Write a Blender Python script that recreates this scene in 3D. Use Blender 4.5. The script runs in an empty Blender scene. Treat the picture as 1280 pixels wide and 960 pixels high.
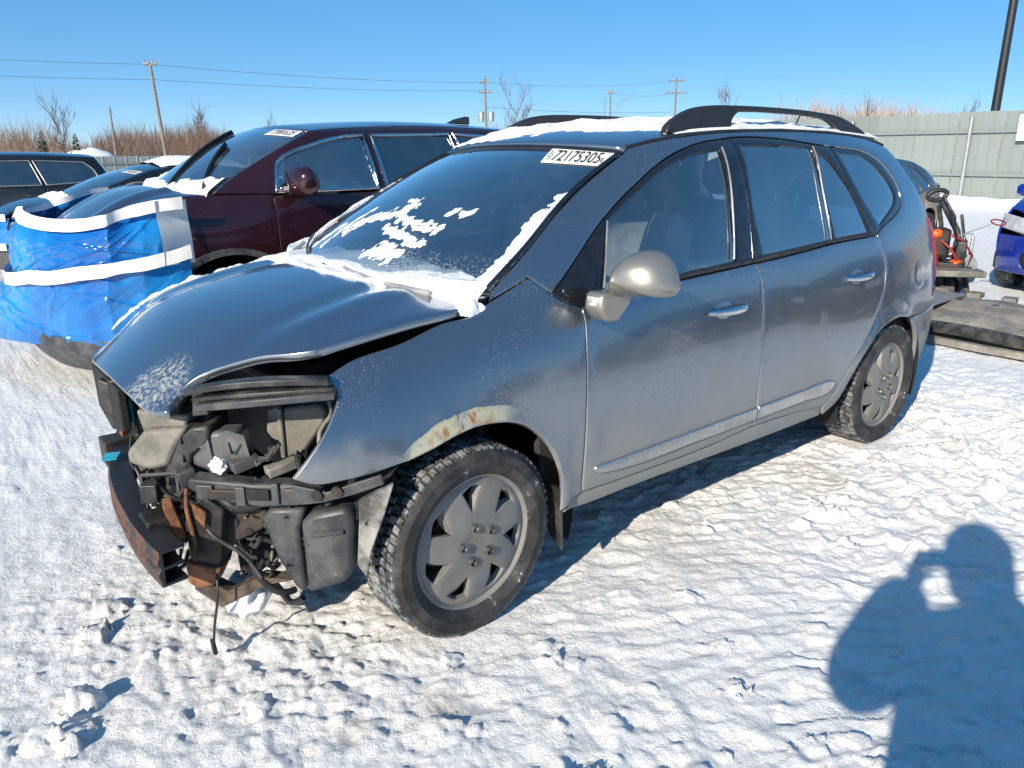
import bpy, math, random
import numpy as np
from mathutils import Matrix, Vector
from mathutils.geometry import delaunay_2d_cdt
SC = bpy.context.scene
COL = SC.collection
R = math.radians
random.seed(7); RNG = np.random.default_rng(7)

# ============================ camera, sky, sun, exposure ============================
CAM_F, CAM_YAW, CAM_PITCH, CAM_ROLL = 950.0, -2.24586, .29728, .0066910
CAM_POS = (1.2765, 2.6677, 1.5347)
def make_camera():
    cd = bpy.data.cameras.new('camera'); o = bpy.data.objects.new('camera', cd); COL.objects.link(o)
    cy, sy, cp, sp = math.cos(CAM_YAW), math.sin(CAM_YAW), math.cos(CAM_PITCH), math.sin(CAM_PITCH)
    f = Vector((cy*cp, sy*cp, -sp)); r = Vector((sy, -cy, 0)); d = f.cross(r)
    c, s = math.cos(CAM_ROLL), math.sin(CAM_ROLL)
    r2 = c*r+s*d; d2 = -s*r+c*d
    m = Matrix((r2, -d2, -f)).transposed().to_4x4(); m.translation = CAM_POS
    o.matrix_world = m
    cd.sensor_width = 36; cd.sensor_fit = 'HORIZONTAL'; cd.lens = 36*CAM_F/1280
    cd.clip_start = .02; cd.clip_end = 3000
    SC.camera = o
make_camera()
SUN_EL, SUN_AZ = R(25.3), R(19.6)               # azimuth from +x towards +y
SUNV = Vector((math.cos(SUN_EL)*math.cos(SUN_AZ), math.cos(SUN_EL)*math.sin(SUN_AZ), math.sin(SUN_EL)))
W = bpy.data.worlds.new('World'); SC.world = W; W.use_nodes = True
wn = W.node_tree.nodes; bg = wn['Background']
sky = wn.new('ShaderNodeTexSky'); sky.sky_type = 'NISHITA'; sky.sun_disc = False
sky.sun_elevation = SUN_EL; sky.sun_rotation = math.atan2(SUNV.x, SUNV.y)
sky.air_density = .5; sky.dust_density = 0; sky.ozone_density = 6.0; sky.altitude = 100
gm = wn.new('ShaderNodeGamma'); gm.inputs[1].default_value = .43      # the phone's tone curve: softer towards the horizon, bluer
hs = wn.new('ShaderNodeHueSaturation'); hs.inputs['Saturation'].default_value = 1.66; hs.inputs['Hue'].default_value = .499
WL = W.node_tree.links; WL.new(sky.outputs[0], gm.inputs[0]); WL.new(gm.outputs[0], hs.inputs['Color']); WL.new(hs.outputs[0], bg.inputs[0])
bg.inputs[1].default_value = .15
sl = bpy.data.lights.new('sun', 'SUN'); sl.energy = 2.45; sl.angle = R(.53); sl.color = (1, .90, .74)
so = bpy.data.objects.new('sun', sl); COL.objects.link(so)
so.rotation_euler = SUNV.to_track_quat('Z', 'Y').to_euler(); so.location = (8, 6, 10)
SC.view_settings.view_transform = 'Standard'; SC.view_settings.look = 'None'
SC.view_settings.exposure = 1.45; SC.view_settings.gamma = 1
SC.cycles.max_bounces = 8; SC.cycles.transparent_max_bounces = 16

# ============================ materials ============================
class NT:
    """small wrapper to write node trees in a few lines"""
    def __init__(s, name):
        s.m = bpy.data.materials.new(name); s.m.use_nodes = True; s.t = s.m.node_tree
        s.b = s.t.nodes['Principled BSDF']; s.out = s.t.nodes['Material Output']
        s.co = s.t.nodes.new('ShaderNodeTexCoord').outputs['Object']
    def _set(s, sock, v):
        if isinstance(v, bpy.types.NodeSocket): s.t.links.new(v, sock)
        elif isinstance(v, (tuple, list)) and len(v) == 3 and sock.type == 'RGBA': sock.default_value = (*v, 1)
        else: sock.default_value = v
    def n(s, typ, out=0, props=None, **kw):
        nd = s.t.nodes.new('ShaderNode'+typ)
        for k, v in (props or {}).items(): setattr(nd, k, v)
        for k, v in kw.items(): s._set(nd.inputs[int(k[1:]) if k[0] == 'i' and k[1:].isdigit() else k.replace('_', ' ')], v)
        return nd.outputs[out]
    def noise(s, scale, detail=4, rough=.6, vec=None, out=0, **kw):
        return s.n('TexNoise', out, Vector=vec or s.co, Scale=scale, Detail=detail, Roughness=rough, **kw)
    def scaled(s, x, y, z, vec=None): return s.n('Mapping', i0=vec or s.co, i3=(x, y, z))
    def ramp(s, f, lo, hi, a=0., b=1.):
        return s.n('MapRange', 0, {'interpolation_type': 'SMOOTHSTEP'}, i0=f, i1=lo, i2=hi, i3=a, i4=b)
    def math(s, op, a, b=0., c=0.): return s.n('Math', 0, {'operation': op}, i0=a, i1=b, i2=c)
    def mix(s, f, a, b): return s.n('MixRGB', i0=f, i1=a, i2=b)
    def mixf(s, f, a, b): return s.math('ADD', s.math('MULTIPLY', f, b-a) if not isinstance(a, bpy.types.NodeSocket) else f, a)
    def sep(s, vec=None): nd = s.t.nodes.new('ShaderNodeSeparateXYZ'); s.t.links.new(vec or s.co, nd.inputs[0]); return nd.outputs
    def bump(s, h, strength=.3, dist=.01): return s.n('Bump', i0=strength, i1=dist, Height=h) if False else s._bump(h, strength, dist)
    def _bump(s, h, strength, dist):
        nd = s.t.nodes.new('ShaderNodeBump'); nd.inputs['Strength'].default_value = strength; nd.inputs['Distance'].default_value = dist
        s.t.links.new(h, nd.inputs['Height']); return nd.outputs[0]
    def set(s, **kw):
        for k, v in kw.items(): s._set(s.b.inputs[k.replace('_', ' ')], v)
        return s

def plain(name, col, rough=.6, metal=0., var=.25, scale=12, bump=.0, spec=.5, coat=0.):
    """one colour with some mottling and grain"""
    m = NT(name); f = m.noise(scale, 6, .65)
    c2 = tuple(min(1, c*(1+var)) for c in col); c1 = tuple(c*(1-var) for c in col)
    m.set(Base_Color=m.mix(m.ramp(f, .3, .7), c1, c2), Roughness=m.ramp(m.noise(scale*2.3), .3, .7, max(.03, rough-.1), min(1, rough+.1)), Metallic=metal)
    m.set(Specular_IOR_Level=spec, Coat_Weight=coat, Coat_Roughness=.06)
    if bump: m.set(Normal=m.bump(m.noise(scale*6, 5), bump, .004))
    return m.m

def dirty(name, col, dirt=(.30, .28, .25), amount=.6, rough=.55, scale=9, metal=0., bump=.15):
    """dark plastic or steel with dust and salt on it"""
    m = NT(name); a = m.ramp(m.noise(scale, 8, .7), .38, .68, 0, amount); sp = m.ramp(m.noise(150, 3, .5), .60, .70)
    a = m.math('MAXIMUM', a, m.math('MULTIPLY', sp, .5*amount))
    m.set(Base_Color=m.mix(a, col, dirt), Roughness=m.ramp(a, 0, 1, rough, .85), Metallic=metal, Normal=m.bump(m.noise(60, 6), bump, .004))
    return m.m

def car_paint(name, col, metal=.75, mud_lo=.46, mud_hi=.92, mud=.88, salt=.6, rust_arch=False, frost=None, rough=.2, mud_lit_col=(.235, .222, .19), film=.12):
    m = NT(name); z = m.sep()[2]; x = m.sep()[0]
    n1 = m.noise(2.2, 6, .6); st = m.noise(5, 6, .65, m.scaled(1, 1, .25))
    zz = m.math('ADD', z, m.math('MULTIPLY', m.math('SUBTRACT', n1, .5), .85))
    zz = m.math('ADD', zz, m.math('MULTIPLY', m.math('SUBTRACT', st, .5), .45))
    dirt = m.ramp(zz, mud_lo, mud_hi, mud, film)
    dirt = m.math('MULTIPLY', dirt, m.ramp(m.noise(14, 8, .7), .2, .6, .7, 1)); dirt = m.math('MAXIMUM', dirt, m.math('MULTIPLY', m.ramp(m.noise(26, 6, .7, m.scaled(1, 1, .12)), .58, .72), m.ramp(z, .5, 1.0, mud*.55, 0)))
    sp = m.math('MULTIPLY', m.ramp(m.noise(230, 2, .5), .62, .68), m.ramp(m.noise(3.5, 5, .6), .42, .66))
    sp = m.math('MULTIPLY', sp, salt)
    c = m.mix(dirt, col, mud_lit_col)
    c = m.mix(sp, c, (.62, .62, .60))
    rgh = m.math('MAXIMUM', dirt, sp)
    if frost:                                            # a patch of salt spray at a place on the panel
        for (fx, fy, fz, fr) in frost:
            vec = m.n('VectorMath', 1, {'operation': 'DISTANCE'}, i0=m.co, i1=(fx, fy, fz))
            dd = m.math('ADD', vec, m.math('MULTIPLY', m.math('SUBTRACT', m.noise(9, 6, .7), .5), .9*fr))
            fm = m.math('MULTIPLY', m.ramp(dd, fr*.35, fr, 1, 0), m.ramp(m.noise(75, 5, .7), .40, .66, .12, .85))
            c = m.mix(fm, c, (.33, .335, .30)); rgh = m.math('MAXIMUM', rgh, fm)
    if rust_arch:                                        # bare primer and rust along the front arch lip
        dv = m.n('VectorMath', 1, {'operation': 'LENGTH'}, i0=m.n('VectorMath', 0, {'operation': 'MULTIPLY'}, i0=m.n('VectorMath', 0, {'operation': 'SUBTRACT'}, i0=m.co, i1=(-.02, 0, .33)), i1=(1, 0, 1)))
        dv = m.math('ADD', dv, m.math('MULTIPLY', m.math('SUBTRACT', m.noise(22, 4), .5), .02))
        band = m.math('MULTIPLY', m.ramp(dv, .445, .452, 1, 0), m.ramp(m.math('ADD', x, m.math('MULTIPLY', m.noise(6), .12)), -.17, -.02, 0, 1))
        band = m.math('MULTIPLY', band, m.ramp(x, .20, .28, .8, 0)); band = m.math('MULTIPLY', band, m.ramp(m.noise(17, 7, .7), .3, .55, .35, 1))
        c = m.mix(band, c, (.42, .40, .28)); rgh = m.math('MAXIMUM', rgh, band)
        drip = m.math('MULTIPLY', m.ramp(m.noise(30, 6, .7, m.scaled(1, 1, .35)), .50, .60), m.ramp(m.math('ADD', dv, m.math('MULTIPLY', m.noise(40, 3, .6, m.scaled(1, 1, .1)), .06)), .455, .50, 1, 0))
        drip = m.math('MULTIPLY', drip, m.math('MULTIPLY', m.ramp(x, -.12, -.02), m.ramp(x, .10, .20, 1, 0)))
        c = m.mix(drip, c, (.27, .14, .03))
    m.set(Base_Color=c, Metallic=m.ramp(rgh, 0, .8, metal, 0), Roughness=m.ramp(rgh, 0, 1, rough, .8),
          Coat_Weight=m.ramp(rgh, 0, .7, .9, 0), Coat_Roughness=.05)
    fl = m.noise(900, 1, .5)
    m.set(Normal=m.bump(m.math('ADD', m.math('MULTIPLY', m.noise(3, 2), .9), m.math('MULTIPLY', fl, .02)), .05, .02))
    return m.m

def glass(name, tint=(.10, .13, .15), rough=.02, haze=.1, frost_lo=None, body=(.45, .5, .55), mirror=.22):
    """tinted car glass: a see-through tint under a mirror coat, hazed with salt film"""
    m = NT(name); t = m.t; t.nodes.remove(m.b)
    tr = m.n('BsdfTransparent', Color=tint)
    gl = m.n('BsdfGlossy', Color=(1, 1, 1), Roughness=rough)
    fr = m.n('Fresnel', IOR=1.5)
    fr = m.math('MINIMUM', m.math('ADD', m.math('MULTIPLY', fr, 1.4), mirror), 1.)
    a = m.n('MixShader', i0=fr, i1=tr, i2=gl)
    df = m.n('BsdfDiffuse', Color=body)
    h = m.ramp(m.noise(6, 7, .7, m.scaled(1, 1, .6)), .35, .75, haze*.3, haze)
    sp = m.math('MULTIPLY', m.ramp(m.noise(120, 4, .6), .6, .7), m.ramp(m.noise(5, 5), .45, .7, 0, haze*3))
    h = m.math('MAXIMUM', h, sp)
    if frost_lo:
        lo, hi = frost_lo
        z = m.math('ADD', m.sep()[2], m.math('MULTIPLY', m.math('SUBTRACT', m.noise(5, 6, .7), .5), .25))
        h = m.math('MAXIMUM', h, m.math('MULTIPLY', m.ramp(z, lo, hi, .65, 0), m.ramp(m.noise(110, 4, .65), .46, .64)))
    m.t.links.new(m.n('MixShader', i0=h, i1=a, i2=df), m.out.inputs[0])
    return m.m
# ============================ mesh helpers ============================
def tag(o, label=None, cat=None, group=None, kind=None):
    for k, v in (('label', label), ('category', cat), ('group', group), ('kind', kind)):
        if v: o[k] = v
    return o
def empty(name, loc=(0, 0, 0), rz=0., label=None, cat=None, group=None):
    o = bpy.data.objects.new(name, None); COL.objects.link(o); o.location = loc; o.rotation_euler.z = rz
    o.empty_display_size = .2
    return tag(o, label, cat, group)
def link_mesh(name, verts, faces, mat, parent=None, smooth=40, bevel=0., seg=2):
    me = bpy.data.meshes.new(name); me.from_pydata([tuple(map(float, v)) for v in verts], [], faces); me.validate()
    if isinstance(mat, (list, tuple)):
        for m in mat: me.materials.append(m)
    else: me.materials.append(mat)
    if smooth:
        me.polygons.foreach_set('use_smooth', [True]*len(me.polygons))
        if smooth < 180: me.set_sharp_from_angle(angle=R(smooth))
    o = bpy.data.objects.new(name, me); COL.objects.link(o); o.parent = parent
    if bevel:
        b = o.modifiers.new('bevel', 'BEVEL'); b.width = bevel; b.segments = seg; b.limit_method = 'ANGLE'; b.angle_limit = R(35)
    return o
class MB:
    def __init__(s): s.v = []; s.f = []
    def add(s, v, f):
        k = len(s.v); s.v += [tuple(map(float, p)) for p in v]; s.f += [tuple(i+k for i in q) for q in f]; return s
    def box(s, c, d, rz=0., ry=0., rx=0., taper=1.):
        m = Matrix.Rotation(rz, 3, 'Z') @ Matrix.Rotation(ry, 3, 'Y') @ Matrix.Rotation(rx, 3, 'X'); c = Vector(c); v = []
        for z in (-.5, .5):
            k = taper if z > 0 else 1
            for x, y in ((-.5, -.5), (.5, -.5), (.5, .5), (-.5, .5)): v.append(c+m @ Vector((x*d[0]*k, y*d[1]*k, z*d[2])))
        return s.add(v, [(3, 2, 1, 0), (4, 5, 6, 7), (0, 1, 5, 4), (1, 2, 6, 5), (2, 3, 7, 6), (3, 0, 4, 7)])
    def slab(s, poly, vec):
        """a polygon (3-D points) given thickness along vec"""
        n = len(poly); vec = Vector(vec); p = [Vector(q) for q in poly]
        return s.add(p+[q+vec for q in p], [tuple(range(n)), tuple(range(2*n-1, n-1, -1))]+[(i, i+n, (i+1) % n+n, (i+1) % n) for i in range(n)])
    def tube(s, path, r, n=8, cap=True, sx=1., up=(0, 0, 1)):
        P = [Vector(p) for p in path]; k = len(P); rr = r if isinstance(r, (list, tuple)) else [r]*k; V = []
        for i, p in enumerate(P):
            t = (P[min(i+1, k-1)]-P[max(i-1, 0)]).normalized()
            u = Vector(up); u = u-t*u.dot(t)
            if u.length < 1e-4: u = Vector((1, 0, 0)); u = u-t*u.dot(t)
            u.normalize(); w = t.cross(u)
            V += [p+rr[i]*(u*math.cos(a)+w*sx*math.sin(a)) for a in [2*math.pi*j/n for j in range(n)]]
        F = [(i*n+j, i*n+(j+1) % n, (i+1)*n+(j+1) % n, (i+1)*n+j) for i in range(k-1) for j in range(n)]
        if cap: F += [tuple(range(n-1, -1, -1)), tuple(range((k-1)*n, k*n))]
        return s.add(V, F)
    def sweep(s, path, sect, up=(0, 0, 1), closed=True, scale=None):
        """sweep a 2-D section (side, up) along a path"""
        P = [Vector(p) for p in path]; k = len(P); n = len(sect); V = []
        for i, p in enumerate(P):
            t = (P[min(i+1, k-1)]-P[max(i-1, 0)]).normalized()
            u = Vector(up); u = (u-t*u.dot(t)).normalized(); w = t.cross(u); q = scale[i] if scale else 1.
            V += [p+w*a*q+u*b*q for a, b in sect]
        m = n if closed else n-1
        F = [(i*n+j, i*n+(j+1) % n, (i+1)*n+(j+1) % n, (i+1)*n+j) for i in range(k-1) for j in range(m)]
        if closed: F += [tuple(range(n-1, -1, -1)), tuple(range((k-1)*n, k*n))]
        return s.add(V, F)
    def lathe(s, prof, n=48, axis='y', c=(0, 0, 0)):
        """profile of (radius, offset along axis)"""
        c = Vector(c); k = len(prof); V = []
        for r, o in prof:
            for j in range(n):
                a = 2*math.pi*j/n; ca, sa = r*math.cos(a), r*math.sin(a)
                V.append(c+Vector({'y': (ca, o, sa), 'z': (ca, sa, o), 'x': (o, ca, sa)}[axis]))
        return s.add(V, [(i*n+j, i*n+(j+1) % n, (i+1)*n+(j+1) % n, (i+1)*n+j) for i in range(k-1) for j in range(n)])
    def blob(s, c, r, seed=0, amp=.2, n=2):
        import bmesh
        b = bmesh.new(); bmesh.ops.create_icosphere(b, subdivisions=n, radius=1.); rg = random.Random(seed)
        ph = [Vector((rg.uniform(-3, 3), rg.uniform(-3, 3), rg.uniform(-3, 3))) for _ in range(4)]; V = []
        for v in b.verts:
            d = v.co.normalized(); q = 1+amp*sum(math.sin(3*d.dot(p)+i) for i, p in enumerate(ph))/2
            V.append(Vector(c)+Vector((d.x*r[0], d.y*r[1], d.z*r[2]))*q)
        F = [tuple(v.index for v in f.verts) for f in b.faces]; b.free(); return s.add(V, F)
    def build(s, name, mat, parent=None, smooth=40, bevel=0., **k):
        o = link_mesh(name, s.v, s.f, mat, parent, smooth, bevel)
        return tag(o, **k)

def curve2(pts, h, closed=True):
    """Catmull-Rom through 2-D points; a third entry marks a corner"""
    n = len(pts); P = [np.array(p[:2], float) for p in pts]; K = [len(p) > 2 for p in pts]; out = []
    for i in range(n if closed else n-1):
        a, b = P[i], P[(i+1) % n]; L = np.linalg.norm(b-a)
        p0 = 2*a-b if K[i] or (not closed and i == 0) else P[i-1]
        p3 = 2*b-a if K[(i+1) % n] or (not closed and i == n-2) else P[(i+2) % n]
        if not K[i] and np.linalg.norm(p0-a) > 1e-9: p0 = a+(p0-a)/np.linalg.norm(p0-a)*L
        if not K[(i+1) % n] and np.linalg.norm(p3-b) > 1e-9: p3 = b+(p3-b)/np.linalg.norm(p3-b)*L
        m = max(1, int(math.ceil(L/h)))
        for t in np.arange(m)/m:
            out.append(.5*(2*a+(b-p0)*t+(2*p0-5*a+4*b-p3)*t*t+(3*a-p0-3*b+p3)*t**3))
    if not closed: out.append(P[-1])
    return np.array(out)
def area2(p): return .5*np.sum(p[:, 0]*np.roll(p[:, 1], -1)-np.roll(p[:, 0], -1)*p[:, 1])
def inset2(p, d):
    """move a counter-clockwise outline inwards by d"""
    e = np.roll(p, -1, 0)-p; e /= np.maximum(np.linalg.norm(e, axis=1), 1e-9)[:, None]
    nn = np.stack([-e[:, 1], e[:, 0]], 1); b = nn+np.roll(nn, 1, 0); l = np.linalg.norm(b, axis=1)
    b /= np.maximum(l, .2)[:, None]; q = np.clip(1/np.maximum(np.sum(b*nn, 1), .3), 1, 2)
    return p+b*(d*q)[:, None]
def inside2(q, poly):
    x, y = q[:, 0], q[:, 1]; r = np.zeros(len(q), bool); n = len(poly)
    for i in range(n):
        (x1, y1), (x2, y2) = poly[i-1], poly[i]
        if y1 == y2: continue
        c = (y1 > y) != (y2 > y); r ^= c & (x < (x2-x1)*(y-y1)/(y2-y1)+x1)
    return r
def dist2(q, poly):
    d = np.full(len(q), 1e9)
    for i in range(len(poly)):
        a, b = poly[i-1], poly[i]; ab = b-a; t = np.clip(((q-a) @ ab)/max(ab @ ab, 1e-12), 0, 1)
        d = np.minimum(d, np.linalg.norm(q-a-t[:, None]*ab, axis=1))
    return d
def normals(surf, p, e=.003):
    a, b = p[:, 0], p[:, 1]
    n = np.cross(surf(a+e, b)-surf(a-e, b), surf(a, b+e)-surf(a, b-e))
    return n/np.maximum(np.linalg.norm(n, axis=1), 1e-12)[:, None]
def panel(name, outline, surf, mat, parent, out=(0, 0, 1), holes=(), h=.045, inset=.0022, roll=.003, thick=.018, off=0., smooth=60, raw=False):
    """sheet of body skin: an outline in the surface's own (a, b) plane, meshed, laid on the surface, its edges rolled and flanged"""
    rings = []
    for k, o in enumerate([outline]+list(holes)):
        p = curve2(o, h*.55) if not raw else np.array(o, float)
        if (area2(p) < 0): p = p[::-1]
        if k: p = p[::-1]                                # holes run clockwise: inset grows them
        rings.append(inset2(p, inset))
    V = []; E = []; tagd = []
    for p in rings:
        for lvl, d in enumerate((0, roll, 2.2*roll)):
            q = inset2(p, d) if d else p; k = len(V)
            V += list(q); tagd += [lvl]*len(q); E += [(k+i, k+(i+1) % len(q)) for i in range(len(q))]
    lo = rings[0].min(0); hi = rings[0].max(0)
    gx, gy = np.meshgrid(np.arange(lo[0], hi[0], h), np.arange(lo[1], hi[1], h*.87)); gx = gx.copy(); gx[1::2] += h/2
    g = np.stack([gx.ravel(), gy.ravel()], 1)
    ok = inside2(g, rings[0])
    for p in rings[1:]: ok &= ~inside2(g, p)
    g = g[ok]
    for p in rings: g = g[dist2(g, p) > .42*h+2*roll]
    V += list(g); tagd += [3]*len(g)
    vo, eo, fo, ov, _, _ = delaunay_2d_cdt([Vector(map(float, q)) for q in V], E, [], 0, 1e-6)
    A = np.array([tuple(q) for q in vo]); lv = np.array([tagd[o[0]] if o else 0 for o in ov])
    F = [tuple(f) for f in fo]; C = np.array([A[list(f)].mean(0) for f in F])
    ok = inside2(C, rings[0])
    for p in rings[1:]: ok &= ~inside2(C, p)
    F = [f for f, k in zip(F, ok) if k]
    X = surf(A[:, 0], A[:, 1]); N = normals(surf, A)
    if np.mean(N @ np.array(out)) < 0: N = -N; F = [f[::-1] for f in F]
    # make the winding agree with the normal
    f0 = F[len(F)//2]; fn = np.cross(X[f0[1]]-X[f0[0]], X[f0[2]]-X[f0[0]])
    if fn @ N[f0[0]] < 0: F = [f[::-1] for f in F]
    X = X+N*off
    X = X-N*(np.where(lv == 0, roll, 0)+np.where(lv == 1, .22*roll, 0))[:, None]
    # flange: edges used once
    cnt = {}
    for f in F:
        for i in range(len(f)):
            e = (f[i], f[(i+1) % len(f)]); cnt[e] = 1
    bd = [e for e in cnt if (e[1], e[0]) not in cnt]
    idx = {}; X2 = []
    for e in bd:
        for v in e:
            if v not in idx: idx[v] = len(X)+len(X2); X2.append(X[v]-N[v]*thick)
    F += [(b, a, idx[a], idx[b]) for a, b in bd]
    X = np.vstack([X]+([np.array(X2)] if X2 else []))
    used = sorted({i for f in F for i in f}); re = {u: i for i, u in enumerate(used)}
    return link_mesh(name, X[used], [tuple(re[i] for i in f) for f in F], mat, parent, smooth)

def flip_x(o):          # mirrored copy of a part for the other side of a car (y -> -y), own mesh
    me = o.data.copy(); me.transform(Matrix.Scale(-1, 4, (0, 1, 0))); me.flip_normals()
    c = o.copy(); c.data = me; COL.objects.link(c); return c
def copy_tree(o, parent=None, mirror=False):
    if mirror and o.type == 'MESH': c = flip_x(o)
    else: c = o.copy(); COL.objects.link(c)
    if parent is not None: c.parent = parent
    for ch in o.children: copy_tree(ch, c, mirror)
    return c
def mirror_part(o): return copy_tree(o, o.parent, True)

# --- vectorised noise ---
_perm = RNG.permutation(4096)
_grad = np.stack([np.cos(np.linspace(0, 2*np.pi, 256, False)), np.sin(np.linspace(0, 2*np.pi, 256, False))], 1)
def pnoise(x, y, seed=0):
    xi = np.floor(x).astype(np.int64); yi = np.floor(y).astype(np.int64); xf = x-xi; yf = y-yi
    u = xf*xf*xf*(xf*(xf*6-15)+10); v = yf*yf*yf*(yf*(yf*6-15)+10)
    def g(i, j, dx, dy):
        k = _perm[(_perm[(i+seed*131) & 4095]+j) & 4095] & 255; q = _grad[k]; return q[..., 0]*dx+q[..., 1]*dy
    a = g(xi, yi, xf, yf); b = g(xi+1, yi, xf-1, yf); c = g(xi, yi+1, xf, yf-1); d = g(xi+1, yi+1, xf-1, yf-1)
    return 1.5*((a+(b-a)*u)+((c+(d-c)*u)-(a+(b-a)*u))*v)
def fbm(x, y, o=4, seed=0, gain=.5):
    r = 0; a = 1.; s = 0
    for i in range(o): r = r+a*pnoise(x*2**i+13.7*i, y*2**i-7.1*i, seed+i); s += a; a *= gain
    return r/s
def snow_sheet(name, surf, a, b, hfun, mat, parent=None, out=(0, 0, 1), lift=.001, **k):
    """snow lying on a surface: height hfun over the (a, b) grid, cells without snow left out"""
    A, B = np.meshgrid(a, b, indexing='ij'); na, nb = A.shape
    X = surf(A.ravel(), B.ravel()); p = np.stack([A.ravel(), B.ravel()], 1); N = normals(surf, p)
    if np.mean(N @ np.array(out)) < 0: N = -N
    H = hfun(A.ravel(), B.ravel()); X = X+N*(np.where(H > 0, H, np.maximum(H, -.004))+lift)[:, None]
    F = []; Hm = H.reshape(na, nb); I = np.arange(na*nb).reshape(na, nb)
    keep = (np.maximum.reduce([Hm[:-1, :-1], Hm[1:, :-1], Hm[:-1, 1:], Hm[1:, 1:]]) > 0)
    F = np.stack([I[:-1, :-1][keep], I[1:, :-1][keep], I[1:, 1:][keep], I[:-1, 1:][keep]], 1)
    f0 = F[len(F)//2]; fn = np.cross(X[f0[1]]-X[f0[0]], X[f0[3]]-X[f0[0]])
    if fn @ N[f0[0]] < 0: F = F[:, ::-1]
    used = np.unique(F); re = np.full(na*nb, -1); re[used] = np.arange(len(used))
    o = link_mesh(name, X[used], [tuple(int(i) for i in f) for f in re[F]], mat, parent, 180)
    return tag(o, **k)
# --- smooth tables -----------------------------------------------------------
def nspline(xs, ys):
    """natural cubic spline through the points, linear outside"""
    xs = np.asarray(xs, float); ys = np.asarray(ys, float); o = np.argsort(xs); xs = xs[o]; ys = ys[o]; n = len(xs)
    h = np.diff(xs); A = np.eye(n); r = np.zeros(n)
    for i in range(1, n-1):
        A[i, i-1] = h[i-1]; A[i, i] = 2*(h[i-1]+h[i]); A[i, i+1] = h[i]
        r[i] = 6*((ys[i+1]-ys[i])/h[i]-(ys[i]-ys[i-1])/h[i-1])
    m = np.linalg.solve(A, r)
    def f(x):
        x = np.asarray(x, float)
        i = np.clip(np.searchsorted(xs, x)-1, 0, n-2)
        d = h[i]; a = (xs[i+1]-x)/d; b = (x-xs[i])/d
        v = a*ys[i]+b*ys[i+1]+((a**3-a)*m[i]+(b**3-b)*m[i+1])*d*d/6
        s0 = (ys[1]-ys[0])/h[0]-h[0]*m[1]/6; s1 = (ys[-1]-ys[-2])/h[-1]+h[-1]*m[-2]/6
        v = np.where(x < xs[0], ys[0]+s0*(x-xs[0]), v)
        return np.where(x > xs[-1], ys[-1]+s1*(x-xs[-1]), v)
    return f

class SideTable:
    """half width of a body, y = W(x, z), from station profiles"""
    def __init__(self, stations, zk):
        stations = sorted(stations.items())
        self.zk = np.array(zk)
        self.xs = [s[0] for s in stations]
        rows = [nspline([p[0] for p in s[1]], [p[1] for p in s[1]])(self.zk) for s in stations]
        rows = np.array(rows)
        self.cols = [nspline(self.xs, rows[:, k]) for k in range(len(zk))]
    def __call__(self, x, z):
        x = np.atleast_1d(np.asarray(x, float)); z = np.atleast_1d(np.asarray(z, float))
        g = np.array([c(x) for c in self.cols])          # (k, n)
        zk = self.zk; k = np.clip(np.searchsorted(zk, z)-1, 0, len(zk)-2)
        i = np.arange(len(x))
        km = np.clip(k-1, 0, len(zk)-1); kp = np.clip(k+2, 0, len(zk)-1)
        h = zk[1]-zk[0]; t = (z-zk[k])/h; t = np.clip(t, -1, 2)
        p0 = np.where(k == 0, 2*g[k, i]-g[k+1, i], g[km, i]); p3 = np.where(k == len(zk)-2, 2*g[k+1, i]-g[k, i], g[kp, i])
        p1 = g[k, i]; p2 = g[k+1, i]
        return p1+.5*t*(p2-p0+t*(2*p0-5*p1+4*p2-p3+t*(3*(p1-p2)+p3-p0)))

# --- grey minivan body surfaces (front axle at x = 0, nose towards +x, left side +y) ---
MPV_STATIONS = {
 .95: [(.2,.50),(.45,.55),(.7,.56),(.8,.50),(.9,.36),(1.1,.1)],
 .75: [(.2,.68),(.45,.72),(.65,.725),(.78,.68),(.86,.58),(.95,.42)],
 .5: [(.2,.79),(.45,.82),(.65,.825),(.8,.79),(.9,.72),(.98,.62),(1.1,.42)],
 .2: [(.2,.840),(.45,.870),(.7,.869),(.85,.827),(.95,.775),(1.03,.690),(1.15,.493)],
 -.12: [(.2,.855),(.45,.889),(.7,.883),(.85,.859),(.97,.816),(1.06,.750),(1.15,.686),(1.3,.594)],
 -.5: [(.2,.860),(.45,.904),(.7,.898),(.9,.867),(1.04,.825),(1.15,.771),(1.3,.684),(1.45,.590),(1.6,.470)],
 -1.0: [(.2,.865),(.45,.909),(.7,.903),(.9,.877),(1.06,.845),(1.25,.780),(1.45,.675),(1.53,.605),(1.58,.550),(1.66,.450)],
 -1.6: [(.2,.865),(.45,.909),(.7,.903),(.9,.879),(1.06,.848),(1.25,.790),(1.45,.710),(1.55,.645),(1.61,.580),(1.68,.480)],
 -2.2: [(.2,.860),(.45,.904),(.7,.901),(.9,.877),(1.07,.846),(1.25,.790),(1.45,.705),(1.55,.645),(1.61,.580),(1.68,.480)],
 -2.7: [(.2,.845),(.45,.889),(.7,.888),(.9,.867),(1.07,.833),(1.25,.775),(1.45,.685),(1.54,.625),(1.6,.560),(1.68,.450)],
 -3.1: [(.2,.790),(.45,.844),(.7,.853),(.9,.832),(1.07,.795),(1.25,.735),(1.45,.640),(1.53,.580),(1.6,.500)],
 -3.4: [(.2,.690),(.45,.764),(.7,.778),(.9,.757),(1.07,.715),(1.25,.655),(1.45,.560),(1.55,.490)],
 -3.58: [(.2,.50),(.45,.60),(.7,.64),(.9,.635),(1.07,.60),(1.25,.53),(1.45,.44)],
}
_mpv = SideTable(MPV_STATIONS, np.arange(.1, 1.75, .05))
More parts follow.
